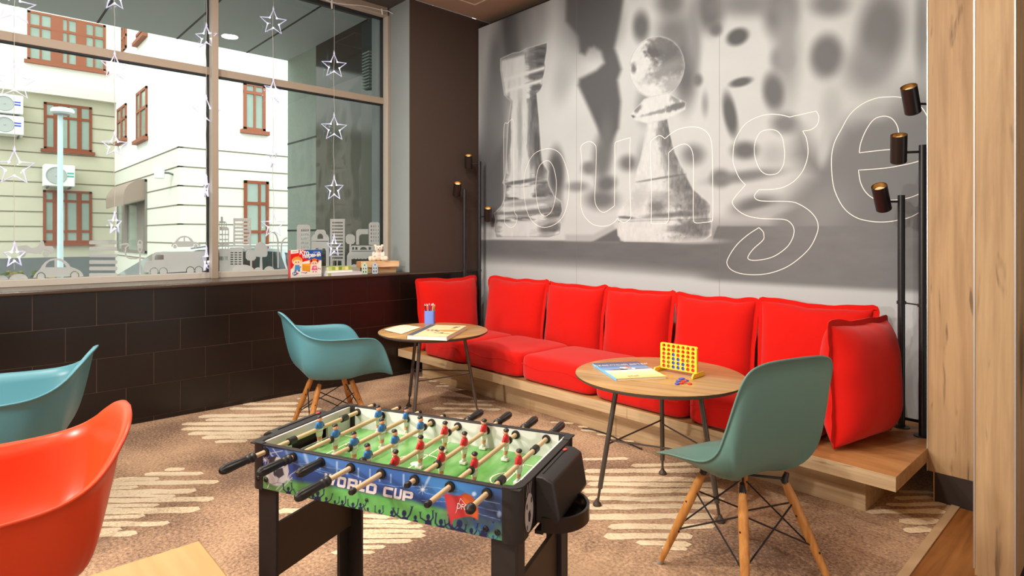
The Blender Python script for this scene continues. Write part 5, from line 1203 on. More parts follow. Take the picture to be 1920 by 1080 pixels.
vb = lambda u: 912 + (u - 479.5) * .2345
p.mix((1 - sst(480, 620, U)) * .8, (74, 84, 170)); p.mix(sst(.5, 1.0, hh) * .35, (92, 150, 220)); p.ell(845, 915, 60, 26, (80, 156, 226), .9, 12, .8); p.ell(590, 860, 60, 14, (110, 160, 226), .9, 11, .6)
for cu, cv, ln, w_, op in ((575, 862, 22, 5, .8), (598, 868, 18, 4, .7), (632, 876, 20, 3, .9), (651, 880, 16, 3, .9), (672, 886, 16, 2.4, .9), (694, 888, 16, 2.4, .8), (712, 894, 16, 2.4, .9), (733, 897, 15, 2.4, .8), (757, 900, 20, 3.2, .9), (800, 905, 26, 4, .9), (540, 856, 24, 4, .6)):
    tl = -18 if cu < 620 else (0 if cu < 760 else 30); p.line([(cu - ln * .5 * math.sin(R(-tl)), cv - ln * .5), (cu + ln * .5 * math.sin(R(-tl)), cv + ln * .5)], w_, (226, 240, 255), op * .75, soft=w_ * .5)
# dark band under the lettering, green field at the bottom
p.mix(np.exp(-((hh - .40) / .14) ** 2) * sst(560, 620, U) * (1 - sst(800, 860, U)) * .55, (40, 46, 98)); p.ell(730, 960, 40, 16, (40, 34, 66), .9, 12, .8)
gtop = np.interp(U, [480, 560, 640, 760, 860, 938], [.30, .30, .36, .38, .34, .30]) ; p.mix(1 - sst(-.05, .09, hh - gtop), (104, 184, 96)); p.mix((1 - sst(-.05, .10, hh - gtop)) * (fbm(U / 18, V / 10, 77) - .35), (150, 212, 130)); p.mix((1 - sst(480, 560, U)) * (1 - sst(0, .1, hh - gtop)) * .45, (120, 132, 110))
p.ell(900, 985, 60, 34, (58, 72, 104), .8, 12, .85); p.ell(925, 945, 24, 26, (54, 66, 92), .8, 0, .8); p.ell(890, 1000, 24, 12, (96, 164, 140), .7, 12, .7); p.ell(925, 1008, 18, 9, (96, 170, 130), .6, 10, .7)
for P in ([(482, 843), (530, 862), (640, 893)], [(560, 868), (640, 880), (700, 905), (740, 912), (800, 912), (860, 920)], [(500, 850), (640, 900)], [(790, 938), (860, 942), (938, 960)], [(800, 925), (860, 940)], [(870, 955), (938, 975)], [(870, 930), (938, 945)]): p.line(P, 1.0, (190, 214, 250), .65)
for cu, cv in ((498, 862), (792, 918), (540, 898)):
    for a in (0, 45, 90, 135): p.line([(cu - 9 * math.cos(R(a)), cv - 9 * math.sin(R(a))), (cu + 9 * math.cos(R(a)), cv + 9 * math.sin(R(a)))], .9, (236, 244, 255), .85)
    p.ell(cu, cv, 3, 3, (245, 250, 255), .8)
p.ell(889, 926, 4, 4, (206, 226, 255), .5); p.ell(936, 964, 4, 6, (170, 196, 240), .5)
# football on the left with net lines
for P in ([(484, 836), (500, 858), (508, 872)], [(500, 838), (515, 862)], [(512, 841), (530, 866)], [(484, 872), (505, 850), (530, 845)], [(484, 890), (500, 880)], [(502, 914), (512, 890)], [(518, 918), (545, 890), (560, 880)], [(524, 921), (548, 895)]): p.line(P, 1.6, (232, 236, 248), .9)
p.ell(519, 884, 21, 27, (236, 236, 240), .06); p.ell(526, 890, 13, 18, (214, 216, 226), .8, 0, .5)
for P in ([(518, 880), (530, 877), (533, 890), (523, 897), (515, 890)], [(506, 858), (520, 853), (514, 866), (504, 870)], [(513, 882), (516, 880), (517, 894), (513, 890)]): p.poly(P, (70, 72, 84), .8)
for P in ([(499, 876), (512, 882)], [(519, 879), (517, 866)], [(532, 877), (538, 872)], [(523, 897), (520, 905)], [(520, 905), (508, 908)], [(520, 905), (532, 906)]): p.line(P, 1.2, (160, 164, 178), .9)
p.line([(538, 866), (541, 884), (536, 900)], 1.6, (246, 246, 250))
# crowd
rc = random.Random(3); nvy = (34, 42, 86)
for cu, hgt, sz in ((541, 10, 4.5), (560, 7, 3.5), (587, 8, 4.5), (596, 14, 5.5), (612, 8, 4), (628, 6, 3.5), (642, 9, 4), (662, 9, 4.5), (676, 12, 4), (690, 7, 3.5), (712, 8, 4), (735, 11, 5), (758, 15, 7), (779, 12, 5), (803, 19, 6), (827, 15, 6.5), (846, 12, 5), (862, 20, 9), (884, 12, 6), (906, 24, 7), (925, 10, 4)):
    b0 = vb(cu); hv = b0 - hgt; p.ell(cu, hv, sz * .62, sz * .85, nvy if cu < 895 else (52, 84, 160), .15); p.poly([(cu - sz * 1.1, b0 + 2), (cu - sz * 1.0, hv + sz * 1.3), (cu, hv + sz * .7), (cu + sz * 1.0, hv + sz * 1.3), (cu + sz * 1.1, b0 + 2)], nvy, .6)
    for sd in (-1, 1):
        if rc.random() < .8:
            e = (cu + sd * sz * rc.uniform(1.5, 2.4), hv + sz * .3); t = (e[0] + sd * sz * rc.uniform(-.3, .9), hv - sz * rc.uniform(1.0, 2.4)); p.line([(cu + sd * sz * .7, hv + sz * 1.4), e, t], sz * .42, nvy if cu < 895 else (52, 84, 160))
            for f in (-.5, 0, .5): p.line([t, (t[0] + f * sz * .7, t[1] - sz * .45)], sz * .16, nvy)
# red flag with the maker's triangle
p.poly([(833, 928), (838, 925), (850, 929), (862, 929), (872, 925), (880, 927), (888, 934), (894, 946), (897, 960), (896, 974), (884, 968), (872, 969), (858, 972), (850, 974), (846, 986)], (206, 60, 62), .7)
p.poly([(866, 928), (872, 925), (880, 927), (888, 934), (894, 946), (897, 960), (896, 974), (884, 968), (874, 964)], (228, 112, 52), 3.5, .85); p.ell(845, 950, 8, 22, (224, 92, 96), .9, 0, .5)
srgb = np.clip(p.g * .93, 0, 1); linr = np.where(srgb <= .04045, srgb / 12.92, ((srgb + .055) / 1.055) ** 2.4)
me = bpy.data.meshes.new('printed_side'); nv = (nx + 1) * (nz + 1); co = np.stack([XX, np.full_like(XX, -HW - .0006), ZZ], -1).reshape(-1, 3)
idx = np.arange(nv).reshape(nz + 1, nx + 1); fc = np.stack([idx[:-1, :-1], idx[:-1, 1:], idx[1:, 1:], idx[1:, :-1]], -1).reshape(-1, 4)
me.vertices.add(nv); me.vertices.foreach_set('co', co.ravel()); me.loops.add(fc.size); me.loops.foreach_set('vertex_index', fc.ravel()); me.polygons.add(len(fc)); me.polygons.foreach_set('loop_start', np.arange(0, fc.size, 4)); me.polygons.foreach_set('loop_total', np.full(len(fc), 4)); me.update()
ca = me.color_attributes.new('print', 'FLOAT_COLOR', 'POINT'); ca.data.foreach_set('color', np.concatenate([linr.reshape(-1, 3), np.ones((nv, 1))], 1).ravel()); me.materials.append(vcol_mat('glossy_print', .25, .45))
o = bpy.data.objects.new('printed_side', me); COL.objects.link(o); o.parent = foot; o['label'] = 'blue stadium print with white ball and green crowd'
# lettering WORLD CUP: squared italic capitals
GLY = {'W': [[(.0, 1), (.24, 1), (.28, .30), (.36, .30), (.44, 1), (.62, 1), (.70, .30), (.76, .30), (.86, 1), (1.1, 1), (.92, .0), (.56, .0), (.52, .40), (.48, .0), (.12, 0)]],
       'O': [[(.14, 0), (.86, 0), (1, .14), (1, .86), (.86, 1), (.14, 1), (0, .86), (0, .14)], [(.28, .26), (.28, .74), (.72, .74), (.72, .26)]],
       'R': [[(0, 0), (.28, 0), (.28, .30), (.48, .30), (.70, 0), (1.02, 0), (.78, .32), (1, .46), (1, .86), (.86, 1), (0, 1)], [(.28, .52), (.28, .76), (.72, .76), (.72, .52)]],
       'L': [[(0, 0), (.95, 0), (.95, .26), (.28, .26), (.28, 1), (0, 1)]],
       'D': [[(0, 0), (.82, 0), (1, .18), (1, .82), (.82, 1), (0, 1)], [(.28, .26), (.28, .74), (.72, .74), (.72, .26)]],
       'C': [[(.14, 0), (1, 0), (1, .26), (.28, .26), (.28, .74), (1, .74), (1, 1), (.14, 1), (0, .86), (0, .14)]],
       'U': [[(.14, 0), (.86, 0), (1, .14), (1, 1), (.72, 1), (.72, .26), (.28, .26), (.28, 1), (0, 1), (0, .14)]],
       'P': [[(0, 0), (.28, 0), (.28, .32), (.86, .32), (1, .46), (1, .86), (.86, 1), (0, 1)], [(.28, .56), (.28, .76), (.72, .76), (.72, .56)]]}
M_let = mat('letter_silver', rgb(224, 216, 218), .3, .5); M_let2 = mat('letter_shadow', rgb(60, 60, 84), .4)
for ch, ua, ub, vt_, vb_ in (('W', 607, 631, 886, 908), ('O', 632, 651, 892, 914), ('R', 651, 673, 895.5, 918), ('L', 672, 687, 900, 922), ('D', 686, 709, 903.5, 925.5), ('C', 718, 739, 911, 932), ('U', 738, 755, 914, 936), ('P', 754, 777, 918.5, 940)):
    xa, za = f_front(ua, vb_ - 1.5); xb, zb_ = f_front(ub, vt_ + 1.5); zt_ = f_front(ua + 1, vt_)[1]; zl_ = f_front(ua, vb_ - 2)[1]; wd = (xb - xa) * .84; ht = (zt_ - zl_)
    for y_, grow, m in ((-HW - .0009, .0011, M_let2), (-HW - .0014, 0, M_let)):
        k = MB(); lp = GLY[ch]
        def t3(a, b): return (xa + wd * a + ht * .16 * b + (grow * (1 if a > .5 else -1)), y_, zl_ + ht * b + (grow * (1 if b > .5 else -1)))
        k.poly(lp[0], lp[1:], to3=t3); k.build('printed_letter' if m is M_let else 'letter_outline', m, o)
x, z = f_front(866, 948); k = MB()
tri = [f_front(864, 934), f_front(855, 962), f_front(882, 957)]
for a, b_ in ((0, 1), (0, 2)):
    k.tube((tri[a][0], -HW - .0012, tri[a][1]), (tri[b_][0], -HW - .0012, tri[b_][1]), .0005, n=6)
k.build('triangle_logo', mat('logo_white', rgb(244, 238, 234), .4), o)
MT = Matrix.Translation((x + .0005, -HW - .0012, z - .003)) @ Matrix.Rotation(PI / 2, 4, 'X')
text_mesh('DFC', .021, 'logo_lettering', MATS['logo_white'], o, MT @ Matrix.Diagonal((.78, 1, 1, 1)), shear=.2)
# ================================================================== FLOOR LAMPS
M_pole = mat('lamp_pole_black', rgb(34, 33, 36), .35, .5); M_head = mat('lamp_head_dark', rgb(36, 28, 25), .38, .5); M_gold = mat('gold_reflector', rgb(184, 142, 82), .28, .5, metal=.9)
M_bulb = mat('warm_bulb', rgb(255, 224, 170), .3, emit=(1.0, .72, .38, 1), estr=2.2)
R_ = Vector((_c, _s, 0)); F_ = Vector((-_s, _c, 0)); UP = Vector((0, 0, 1))
M_bulb2 = mat('frosted_lens', rgb(214, 184, 130), .4, emit=(1.0, .78, .5, 1), estr=.25)
def floor_lamp(label, poles, heads, tie_z, bm_=None):
    b0 = Vector((poles[0][0], poles[0][1], BT)); t = thing('floor_lamp', label, 'lamp', tuple(b0), 0, 'black multi-head lamps at the bench ends')
    Mi = Matrix.Translation(-b0)
    for x, y, z1 in poles:
        k = MB(); k.M = Mi; k.tube((x, y, BT + .006), (x, y, z1), .0175, n=18); p = k.build('pole', M_pole, t, smooth=True)
        k = MB(); k.M = Mi; k.lathe([(.04, 0), (.04, .004), (.02, .007)], (x, y, BT + .0005), 24); k.build('base_plate', M_pole, t, smooth=True)
        k = MB(); k.M = Mi; k.lathe([(.0225, -.008), (.0225, .008)], (x, y, tie_z), 18); k.build('collar', M_pole, p, smooth=True)
    k = MB(); k.M = Mi
    for a, c in zip(poles, poles[1:]): k.tube((a[0], a[1], tie_z), (c[0], c[1], tie_z), .004, n=8)
    k.build('tie_bar', M_pole, t, smooth=True)
    for pi, c, ax, L_ in heads:
        c = Vector(c); ax = Vector(ax).normalized(); x, y, _z = poles[pi]; hr = .038
        rot = ax.to_track_quat('Z', 'Y').to_matrix().to_4x4(); M_ = Mi @ Matrix.Translation(c) @ rot
        k = MB(); k.M = M_; h2 = L_ / 2
        k.lathe([(.001, -h2), (hr - .003, -h2), (hr, -h2 + .003), (hr, h2), (hr - .0025, h2), (hr - .0025, h2 - .03)], n=28); hd = k.build('lamp_head', M_head, t, smooth=True)
        k = MB(); k.M = M_; k.lathe([(hr - .003, h2 - .001), (hr - .004, h2 - .016), (hr - .010, h2 - .030), (.002, h2 - .032)], n=28, caps=False); k.build('reflector', M_gold, hd, smooth=True)
        k = MB(); k.M = M_; k.lathe([(.024, h2 - .030), (.025, h2 - .020), (.016, h2 - .013), (.002, h2 - .011)], n=20); k.build('bulb', bm_ or M_bulb, hd, smooth=True)
        k = MB(); k.M = Mi; az = c.z - .02; k.tube((x, y, az), (c.x, c.y, az), .0065, n=10); k.build('lamp_arm', M_pole, t, smooth=True)
def hp_(x, u, v): return onX(x, u, v)
axL = UP * .80 - R_ * .08 + R_ * .2 - F_ * .42
zt = lambda x, y, v: 1.28 + (V_H - v) / F_PX * (-_s * (x - CAM[0]) + _c * (y - CAM[1]))
floor_lamp('black floor lamp with three glowing heads in the corner by the dark wall', [(.12, -.274, zt(.12, -.274, 355)), (.137, -.10, zt(.137, -.1, 303))],
           [(0, hp_(.075, 857, 355), axL, .135), (1, hp_(.07, 878.5, 303), UP * .8 + R_ * .02 - F_ * .40, .135), (1, onY(-.11, 915, 402), UP * .86 + R_ * .02 - F_ * .36, .135)], zt(.12, -.27, 508))
axR = UP * .80 - R_ * .42 - F_ * .40
floor_lamp('black floor lamp with copper-toned heads at the right end of the sofa', [(3.772, -.171, zt(3.772, -.171, 366)), (3.889, -.259, zt(3.889, -.259, 272)), (3.93, -.15, zt(3.93, -.15, 185))],
           [(0, onY(-.24, 1653, 371), axR, .15), (1, onY(-.31, 1685, 279), UP * .84 - R_ * .22 - F_ * .36, .15), (2, onY(-.27, 1708, 187), axR, .15)], zt(3.772, -.171, 567), M_bulb2)

# ================================================================== THINGS ON THE ROUND TABLES
cup0 = onZ(.606, 806, 606); TZ1, TZ2 = .6062, .6072
t = thing('pencil_cup', 'periwinkle blue cup full of pencils on the left round table', 'pencil cup', (cup0.x, cup0.y, TZ1), R(47))
def rr2(w_, d_, r, n=5): return [(x, y) for x, y in rrect(-w_ / 2, -d_ / 2, w_ / 2, d_ / 2, r, n)]
k = MB(); o_ = rr2(.078, .078, .018); i_ = rr2(.072, .072, .016); n = len(o_)
rows = [[(x, y, .0) for x, y in o_], [(x, y, .098) for x, y in o_], [(x, y, .098) for x, y in i_], [(x, y, .004) for x, y in i_]]
k.grid(rows, closed_u=True); k.add(rows[0], [tuple(range(n))]); k.add(rows[3], [tuple(range(n))]); k.build('cup_body', mat('periwinkle_plastic', rgb(116, 142, 224), .4, .4), t, smooth=True, angle=40)
PEN = [('black', (30, 28, 30), -.030, -.005, -.022, .01), ('pink', (232, 86, 96), -.018, .012, -.020, .0), ('orange', (240, 140, 40), -.010, -.014, -.012, .0), ('blue', (62, 92, 190), -.002, .004, -.008, .0),
       ('dark red', (150, 22, 40), .010, -.006, .008, -.004), ('purple', (196, 110, 190), .016, .012, .012, .0), ('yellow-orange', (246, 168, 50), .020, -.012, .018, .006), ('green', (90, 180, 120), .026, .002, .026, .0)]
for nm, c_, ox, oy, lx, ly in PEN:
    ci = Matrix.Rotation(R(47), 3, 'Z'); base = Vector((cup0.x, cup0.y, TZ1 + .0045)) + ci @ Vector((ox * .5, oy * .8, 0)); tip = Vector((cup0.x, cup0.y, TZ1 + .128 + .012 * rnd.random())) + ci @ Vector((ox + lx * .35, oy + ly, 0))
    m = mat('pencil_' + nm.replace(' ', '_').replace('-', '_'), rgb(*c_), .45)
    k = MB(); k.path([(0, 0, 0), tip - base], [.0038, .0038], 7); o = k.build('pencil', m, smooth=True, angle=30); o.location = base
    tag(o, '%s coloured pencil standing in the periwinkle cup' % nm, 'pencil', 'coloured pencils in the cup')
    k = MB(); d = (tip - base).normalized(); k.path([tip - base, tip - base + d * .010, tip - base + d * .014], [.0038, .0018, .0006], 7); k.build('pencil_tip', mat('pencil_tip_pale', rgb(240, 232, 220), .5), o, smooth=True)
def slab(name, corners, z, th, label, cat, group=None):
    """book from its four top corners (photo), lying on the table at height z"""
    P = [onZ(z + th, *c) for c in corners]; c = sum(P, Vector()) / 4
    return c, P
M_paper = mat('page_paper', rgb(236, 232, 226), .8, .1, noise=.03, nscale=200)
def book(label, corners, z, th, cover_m, page_m, spine_m, group=None):
    """corners: front-left, front-right, back-right, back-left; spine on the left edge"""
    P = [onZ(z + th, *c) for c in corners]; c = sum(P, Vector()) / 4; ux = ((P[1] - P[0]) + (P[2] - P[3])); uy = ((P[3] - P[0]) + (P[2] - P[1]))
    W_, D_ = ux.length / 2, uy.length / 2; ang = math.atan2(ux.y, ux.x)
    t = thing('book', label, 'book', (c.x, c.y, z), ang, group); ct = .0022
    k = MB(); k.box(-W_ / 2, -D_ / 2, .0002, W_ / 2, D_ / 2, ct); k.box(-W_ / 2, -D_ / 2, th - ct, W_ / 2, D_ / 2, th); k.build('cover', cover_m, t)
    k = MB(); k.box(-W_ / 2 - .001, -D_ / 2, .0002, -W_ / 2 + .0018, D_ / 2, th); k.build('spine', spine_m, t, bevel=.0008)
    k = MB(); k.box(-W_ / 2 + .002, -D_ / 2 + .002, ct, W_ / 2 - .003, D_ / 2 - .002, th - ct); k.build('pages', page_m, t)
    return t, W_, D_
bk, W_, D_ = book('thick sketch book with grey cloth spine on the left round table', [(775, 628.6), (850.4, 631.4), (864, 610.5), (796, 608.6)], TZ1, .027, mat('cover_cream', rgb(232, 204, 156), .6, noise=.08, nscale=18), M_paper, mat('spine_slate', rgb(78, 84, 98), .7))
zt_ = .0272
k = MB(); k.box(-W_ / 2, -D_ / 2, zt_ - .0002, -W_ / 2 + W_ * .155, D_ / 2, zt_ + .0002); k.build('cloth_strip', MATS['spine_slate'], bk)
rb = random.Random(5)
def blot(parent, name, pts, m, z):
    k = MB()
    for (a, b_, ra, rb_) in pts: k.poly([(a + ra * (1 + .35 * rb.uniform(-1, 1)) * math.cos(q_), b_ + rb_ * (1 + .35 * rb.uniform(-1, 1)) * math.sin(q_)) for q_ in np.linspace(0, 2 * PI, 11)[:-1]], to3=lambda x, y: (x, y, z))
    return k.build(name, m, parent)
blot(bk, 'drawn_field', [(W_ * .28, -D_ * .02, W_ * .22, D_ * .09)], mat('ink_ochre', rgb(214, 142, 66), .7), zt_ + .0001)
blot(bk, 'drawn_town', [(-W_ * .28 + W_ * .055 * i, -D_ * .02 + D_ * .06 * rb.uniform(-1, 1), W_ * .035, D_ * .05) for i in range(7)], mat('ink_grey_brown', rgb(150, 128, 110), .7), zt_ + .0002)
blot(bk, 'drawn_rider', [(W_ * .30, D_ * .30, W_ * .05, D_ * .09), (W_ * .36, D_ * .37, W_ * .03, D_ * .05), (W_ * .25, D_ * .22, W_ * .03, D_ * .03)], mat('ink_olive', rgb(140, 124, 84), .7), zt_ + .0003)
blot(bk, 'drawn_line', [(W_ * .05 + W_ * .075 * i, -D_ * .22 - D_ * .012 * i, W_ * .05, D_ * .012) for i in range(6)] + [(W_ * .22, -D_ * .22, W_ * .05, D_ * .035)], mat('ink_dark', rgb(84, 66, 50), .7), zt_ + .0004)
# open booklet
P = [onZ(TZ1 + .003, *c) for c in ((719.5, 619.5), (752.5, 626), (790, 613), (757, 610))]; c = sum(P, Vector()) / 4
pm = thing('booklet', 'thin puzzle leaflet beside the sketch book on the left round table', 'leaflet', (c.x, c.y, TZ1))
k = MB(); n = 8
A = [P[0].lerp(P[3], i / n) - c for i in range(n + 1)]; B = [P[1].lerp(P[2], i / n) - c for i in range(n + 1)]
for i in range(n + 1):
    e = .004 + .004 * math.sin(PI * i / n); A[i].z = .003 + e; B[i].z = .001 + e * .3
k.grid([[tuple(a + Vector((0, 0, -.002))) for a in A], [tuple(b_ + Vector((0, 0, -.001))) for b_ in B]]); k.grid([[tuple(a) for a in A], [tuple(a.lerp(b_, .5) + Vector((0, 0, .001))) for a, b_ in zip(A, B)], [tuple(b_) for b_ in B]]); k.build('page', mat('leaflet_paper', rgb(240, 226, 200), .7), pm)
k = MB()
for i in range(9):
    for j in range(5):
        if rb.random() < .75:
            f, g_ = .12 + .085 * i, .16 + .15 * j; a = P[0].lerp(P[3], f).lerp(P[1].lerp(P[2], f), g_) - c; h_ = .008 * (1 - g_) + .004; r_ = .0055
            k.add([(a.x - r_, a.y - r_ * .5, h_), (a.x + r_, a.y - r_ * .3, h_), (a.x + r_ * .8, a.y + r_ * .6, h_), (a.x - r_ * .7, a.y + r_ * .5, h_)], [(0, 1, 2, 3)])
k.build('printed_puzzle', mat('print_brown', rgb(150, 118, 96), .7), pm)
# picture book
M_cov = bpy.data.materials.new('cover_sky'); M_cov.use_nodes = True; _t = M_cov.node_tree; _b = _t.nodes['Principled BSDF']; _b.inputs['Roughness'].default_value = .25
_tc = _t.nodes.new('ShaderNodeTexCoord'); _sp = _t.nodes.new('ShaderNodeSeparateXYZ'); _cr = _t.nodes.new('ShaderNodeValToRGB'); e = _cr.color_ramp.elements
_t.links.new(_tc.outputs['Generated'], _sp.inputs[0]); _t.links.new(_sp.outputs['Y'], _cr.inputs['Fac']); _t.links.new(_cr.outputs['Color'], _b.inputs['Base Color'])
e[0].position = 0; e[0].color = rgb(244, 222, 140); e[1].position = 1; e[1].color = rgb(78, 92, 122)
for ps, c_ in ((.30, (250, 240, 190)), (.45, (240, 244, 236)), (.50, (150, 196, 230)), (.66, (100, 152, 210)), (.80, (86, 104, 142))): q_ = e.new(ps); q_.color = rgb(*c_)
bk, W_, D_ = book('blue picture book with a bird and a red ball on the right round table', [(1152, 710), (1244.5, 705.6), (1199.5, 677), (1114.5, 680.8)], TZ2, .0125, M_cov, M_paper, mat('spine_sky_blue', rgb(110, 190, 240), .35))
zt_ = .0127
blot(bk, 'printed_wing', [(-W_ * .20, D_ * .02, W_ * .22, D_ * .035), (W_ * .28, D_ * .03, W_ * .20, D_ * .035), (-W_ * .06, D_ * .04, W_ * .10, D_ * .05)], mat('ink_feather', rgb(124, 112, 104), .5), zt_ + .0001)
blot(bk, 'printed_cloud', [(W_ * .0, D_ * .10, W_ * .12, D_ * .06), (W_ * .14, D_ * .04, W_ * .05, D_ * .05)], mat('ink_white', rgb(244, 240, 230), .5), zt_ + .0002)
blot(bk, 'printed_ball', [(W_ * .08, D_ * .15, W_ * .06, D_ * .06)], mat('ink_red', rgb(226, 100, 60), .5), zt_ + .0003)
blot(bk, 'printed_people', [(-W_ * .2 + W_ * .06 * i, -D_ * .42 + D_ * .03 * (i % 2), W_ * .025, D_ * .04) for i in range(4)], mat('ink_coral', rgb(230, 150, 100), .5), zt_ + .0003)
text_mesh('\u0421\u0415\u0412\u0415\u0420\u041d\u042b\u0419 \u0412\u0415\u0422\u0415\u0420', D_ * .095, 'cover_title', mat('ink_title', rgb(248, 246, 240), .5), bk, Matrix.Translation((W_ * .03, D_ * .30, zt_ + .0004)), extrude=.0001)
# ---- drop-disc game
M_yel = mat('yellow_plastic', rgb(250, 208, 62), .35, .45); M_dr = mat('disc_red', rgb(226, 60, 44), .35, .45); M_db = mat('disc_blue', rgb(66, 88, 196), .35, .45)
a = onZ(TZ2, 1238, 694.5); b_ = onZ(TZ2, 1309, 707.5); d = b_ - a; GW = .196; ang = math.atan2(d.y, d.x); c = (a + b_) / 2
gm = thing('disc_drop_game', 'yellow upright grid game with red and blue discs on the right round table', 'game', (c.x, c.y, TZ2), ang)
GH = .142; Z0 = .016; px_, pz = GW * .93 / 7, (GH - Z0) * .95 / 6
def gx(i): return -GW / 2 + GW * .035 + px_ * (i + .5)
def gz(j): return Z0 + (GH - Z0) * .03 + pz * (5 - j + .5)
holes = [[(gx(i) + .0088 * math.cos(t_), gz(j) + .0088 * math.sin(t_)) for t_ in np.linspace(0, 2 * PI, 17)[:-1]] for i in range(7) for j in range(6)]
for y in (-.0062, .0042):
    k = MB(); k.poly(rrect(-GW / 2, Z0, GW / 2, GH, .007, 4), holes, to3=lambda p_, q_: (p_, y, q_), depth=(0, .002, 0)); k.build('grid_panel', M_yel, gm)
k = MB(); k.box(-GW / 2, -.0041, Z0, -GW / 2 + .004, .0041, GH - .008); k.box(GW / 2 - .004, -.0041, Z0, GW / 2, .0041, GH - .008); k.box(-GW / 2 + .0041, -.0041, Z0, GW / 2 - .0041, .0041, Z0 + .003); k.build('grid_edge', M_yel, gm)
for s in (-1, 1): k = MB(); k.poly([(-.058, .0005), (.058, .0005), (.058, .010), (.048, .022), (-.048, .022), (-.058, .010)], to3=lambda p_, q_: (s * (GW / 2 + .0045) - .004, p_, q_), depth=(.008, 0, 0)); k.build('foot', M_yel, gm, bevel=.001)
GRID = ['.......', '..R....', 'R.BR...', 'R.BBR..', 'R.BBBRR', 'R.BBBRR']
gM = Matrix.Translation((c.x, c.y, TZ2)) @ Matrix.Rotation(ang, 4, 'Z'); proto = {}
def disc(kind, M_, label, group):
    if kind not in proto:
        k = MB(); k.lathe([(.0098, -.0028), (.0105, -.0018), (.0105, .0018), (.0098, .0028), (.0080, .0028), (.0074, .0018)], n=22); o = k.build('game_disc', M_dr if kind == 'R' else M_db, smooth=True, angle=40); proto[kind] = o
    else: o = proto[kind].copy(); COL.objects.link(o)
    o.matrix_world = M_; return tag(o, label, 'disc', group)
ORD = ['top', 'second', 'third', 'fourth', 'fifth', 'bottom']; CO = ['far left', 'second', 'third', 'middle', 'fifth', 'sixth', 'far right']
for j, row in enumerate(GRID):
    for i, ch in enumerate(row):
        if ch != '.':
            disc(ch, gM @ Matrix.Translation((gx(i), 0, gz(j))) @ Matrix.Rotation(PI / 2, 4, 'X'), '%s disc in the %s column, %s row of the yellow game' % ('red' if ch == 'R' else 'blue', CO[i], ORD[j]), 'discs slotted in the yellow game')
LO = [('B', 1280, 710, 0, 'blue disc at the back of the loose pile before the game'), ('B', 1287, 713.3, 0, 'blue disc at the right of the loose pile'), ('B', 1271.5, 715, 0, 'blue disc at the left of the loose pile'), ('B', 1269.5, 719.6, 0, 'blue disc at the front left of the loose pile'), ('B', 1276.5, 713.2, 1, 'blue disc lying on top of the loose pile'),
      ('R', 1277, 718.3, 0, 'red disc at the front of the loose blue pile'), ('R', 1282.5, 717.2, 1, 'red disc lying on top of the loose pile'), ('R', 1293, 719.4, 0, 'red disc lying alone right of the loose pile')]
for kind, u, v, up, lb in LO:
    p_ = onZ(TZ2 + .003, u, v); disc(kind, Matrix.Translation((p_.x, p_.y, TZ2 + .0032 + up * .0062)) @ Matrix.Rotation(R(9 * up), 4, 'X'), lb, 'loose discs on the table')

# ================================================================== THINGS ON THE WINDOW SILL
SZ = .9372
by0, by1, bh, bxf = -1.925, -1.662, .222, -.045
gb = thing('game_box', 'red and blue cardboard game box with two cartoon children standing on the sill', 'game box', (bxf, by0, SZ))
BWd = by1 - by0
k = MB(); k.box(-.052, 0, 0, 0, BWd, bh); o = k.build('carton', [mat('box_white', rgb(240, 236, 226), .4), mat('box_spine_red', rgb(232, 84, 80), .4)], gb, bevel=.001)
for p_ in o.data.polygons:
    if p_.normal.y < -.9: p_.material_index = 1
fx = lambda a: a * BWd; fz = lambda b: b * bh       # picture coordinates 0..1
def flat(name, pts, col, lay, holes=()):
    k = MB(); k.poly([(fx(a), fz(b)) for a, b in pts], to3=lambda a, b: (.0004 + lay * .00022, a, b)); return k.build(name, mat('print_%d_%d_%d' % col, rgb(*col), .4), o)
def ov(cx, cy, rx, ry, n=20, a0=0, a1=360): return [(cx + rx * math.cos(R(a0 + (a1 - a0) * i / n)), cy + ry * math.sin(R(a0 + (a1 - a0) * i / n))) for i in range(n)]
flat('red_field', [(0, .30), (.05, .34), (.12, .48), (.60, .62), (.62, .50), (.56, .46), (.64, .46), (.64, 1), (0, 1)], (224, 20, 20), 1)
flat('blue_field', [(.46, 1), (.47, .90), (.42, .78), (.50, .68), (.58, .62), (1, .60), (1, 1)], (22, 84, 162), 2)
flat('maker_plate', [(0, .86), (.25, .89), (.25, 1), (0, 1)], (238, 234, 222), 3); flat('plate_stroke', [(.05, .92), (.21, .925), (.21, .945), (.05, .94)], (150, 140, 130), 4)
flat('title_strip', [(.72, .885), (.93, .885), (.93, .925), (.72, .925)], (150, 166, 214), 4)
flat('cloth_grid', [(.36, .24), (.62, .18), (.64, .46), (.60, .49), (.36, .49)], (246, 170, 44), 3)
for i in range(5):
    for j in range(4): flat('grid_dot', ov(.405 + .046 * i, .26 + .052 * j - .01 * i, .012, .014, 8), (120, 60, 30), 4)
flat('boy_outline', ov(.205, .60, .165, .16), (246, 214, 170), 3); flat('boy_hair', ov(.205, .64, .145, .12, 20) , (232, 158, 60), 4); flat('boy_hair', [(.2, .75), (.27, .80), (.25, .74)], (232, 158, 60), 4)
flat('boy_face', ov(.205, .56, .125, .085), (250, 214, 180), 5)
for sx_ in (.165, .245): flat('eye', ov(sx_, .555, .018, .022, 10), (60, 66, 80), 6)
flat('boy_body', [(.14, .45), (.27, .45), (.30, .30), (.29, .24), (.22, .24), (.205, .30), (.19, .24), (.12, .24)], (78, 148, 204), 5); flat('boy_arm', [(.05, .34), (.14, .45), (.15, .40), (.09, .31)], (246, 220, 196), 4); flat('boy_arm', [(.30, .33), (.27, .45), (.28, .38), (.33, .34)], (246, 220, 196), 4)
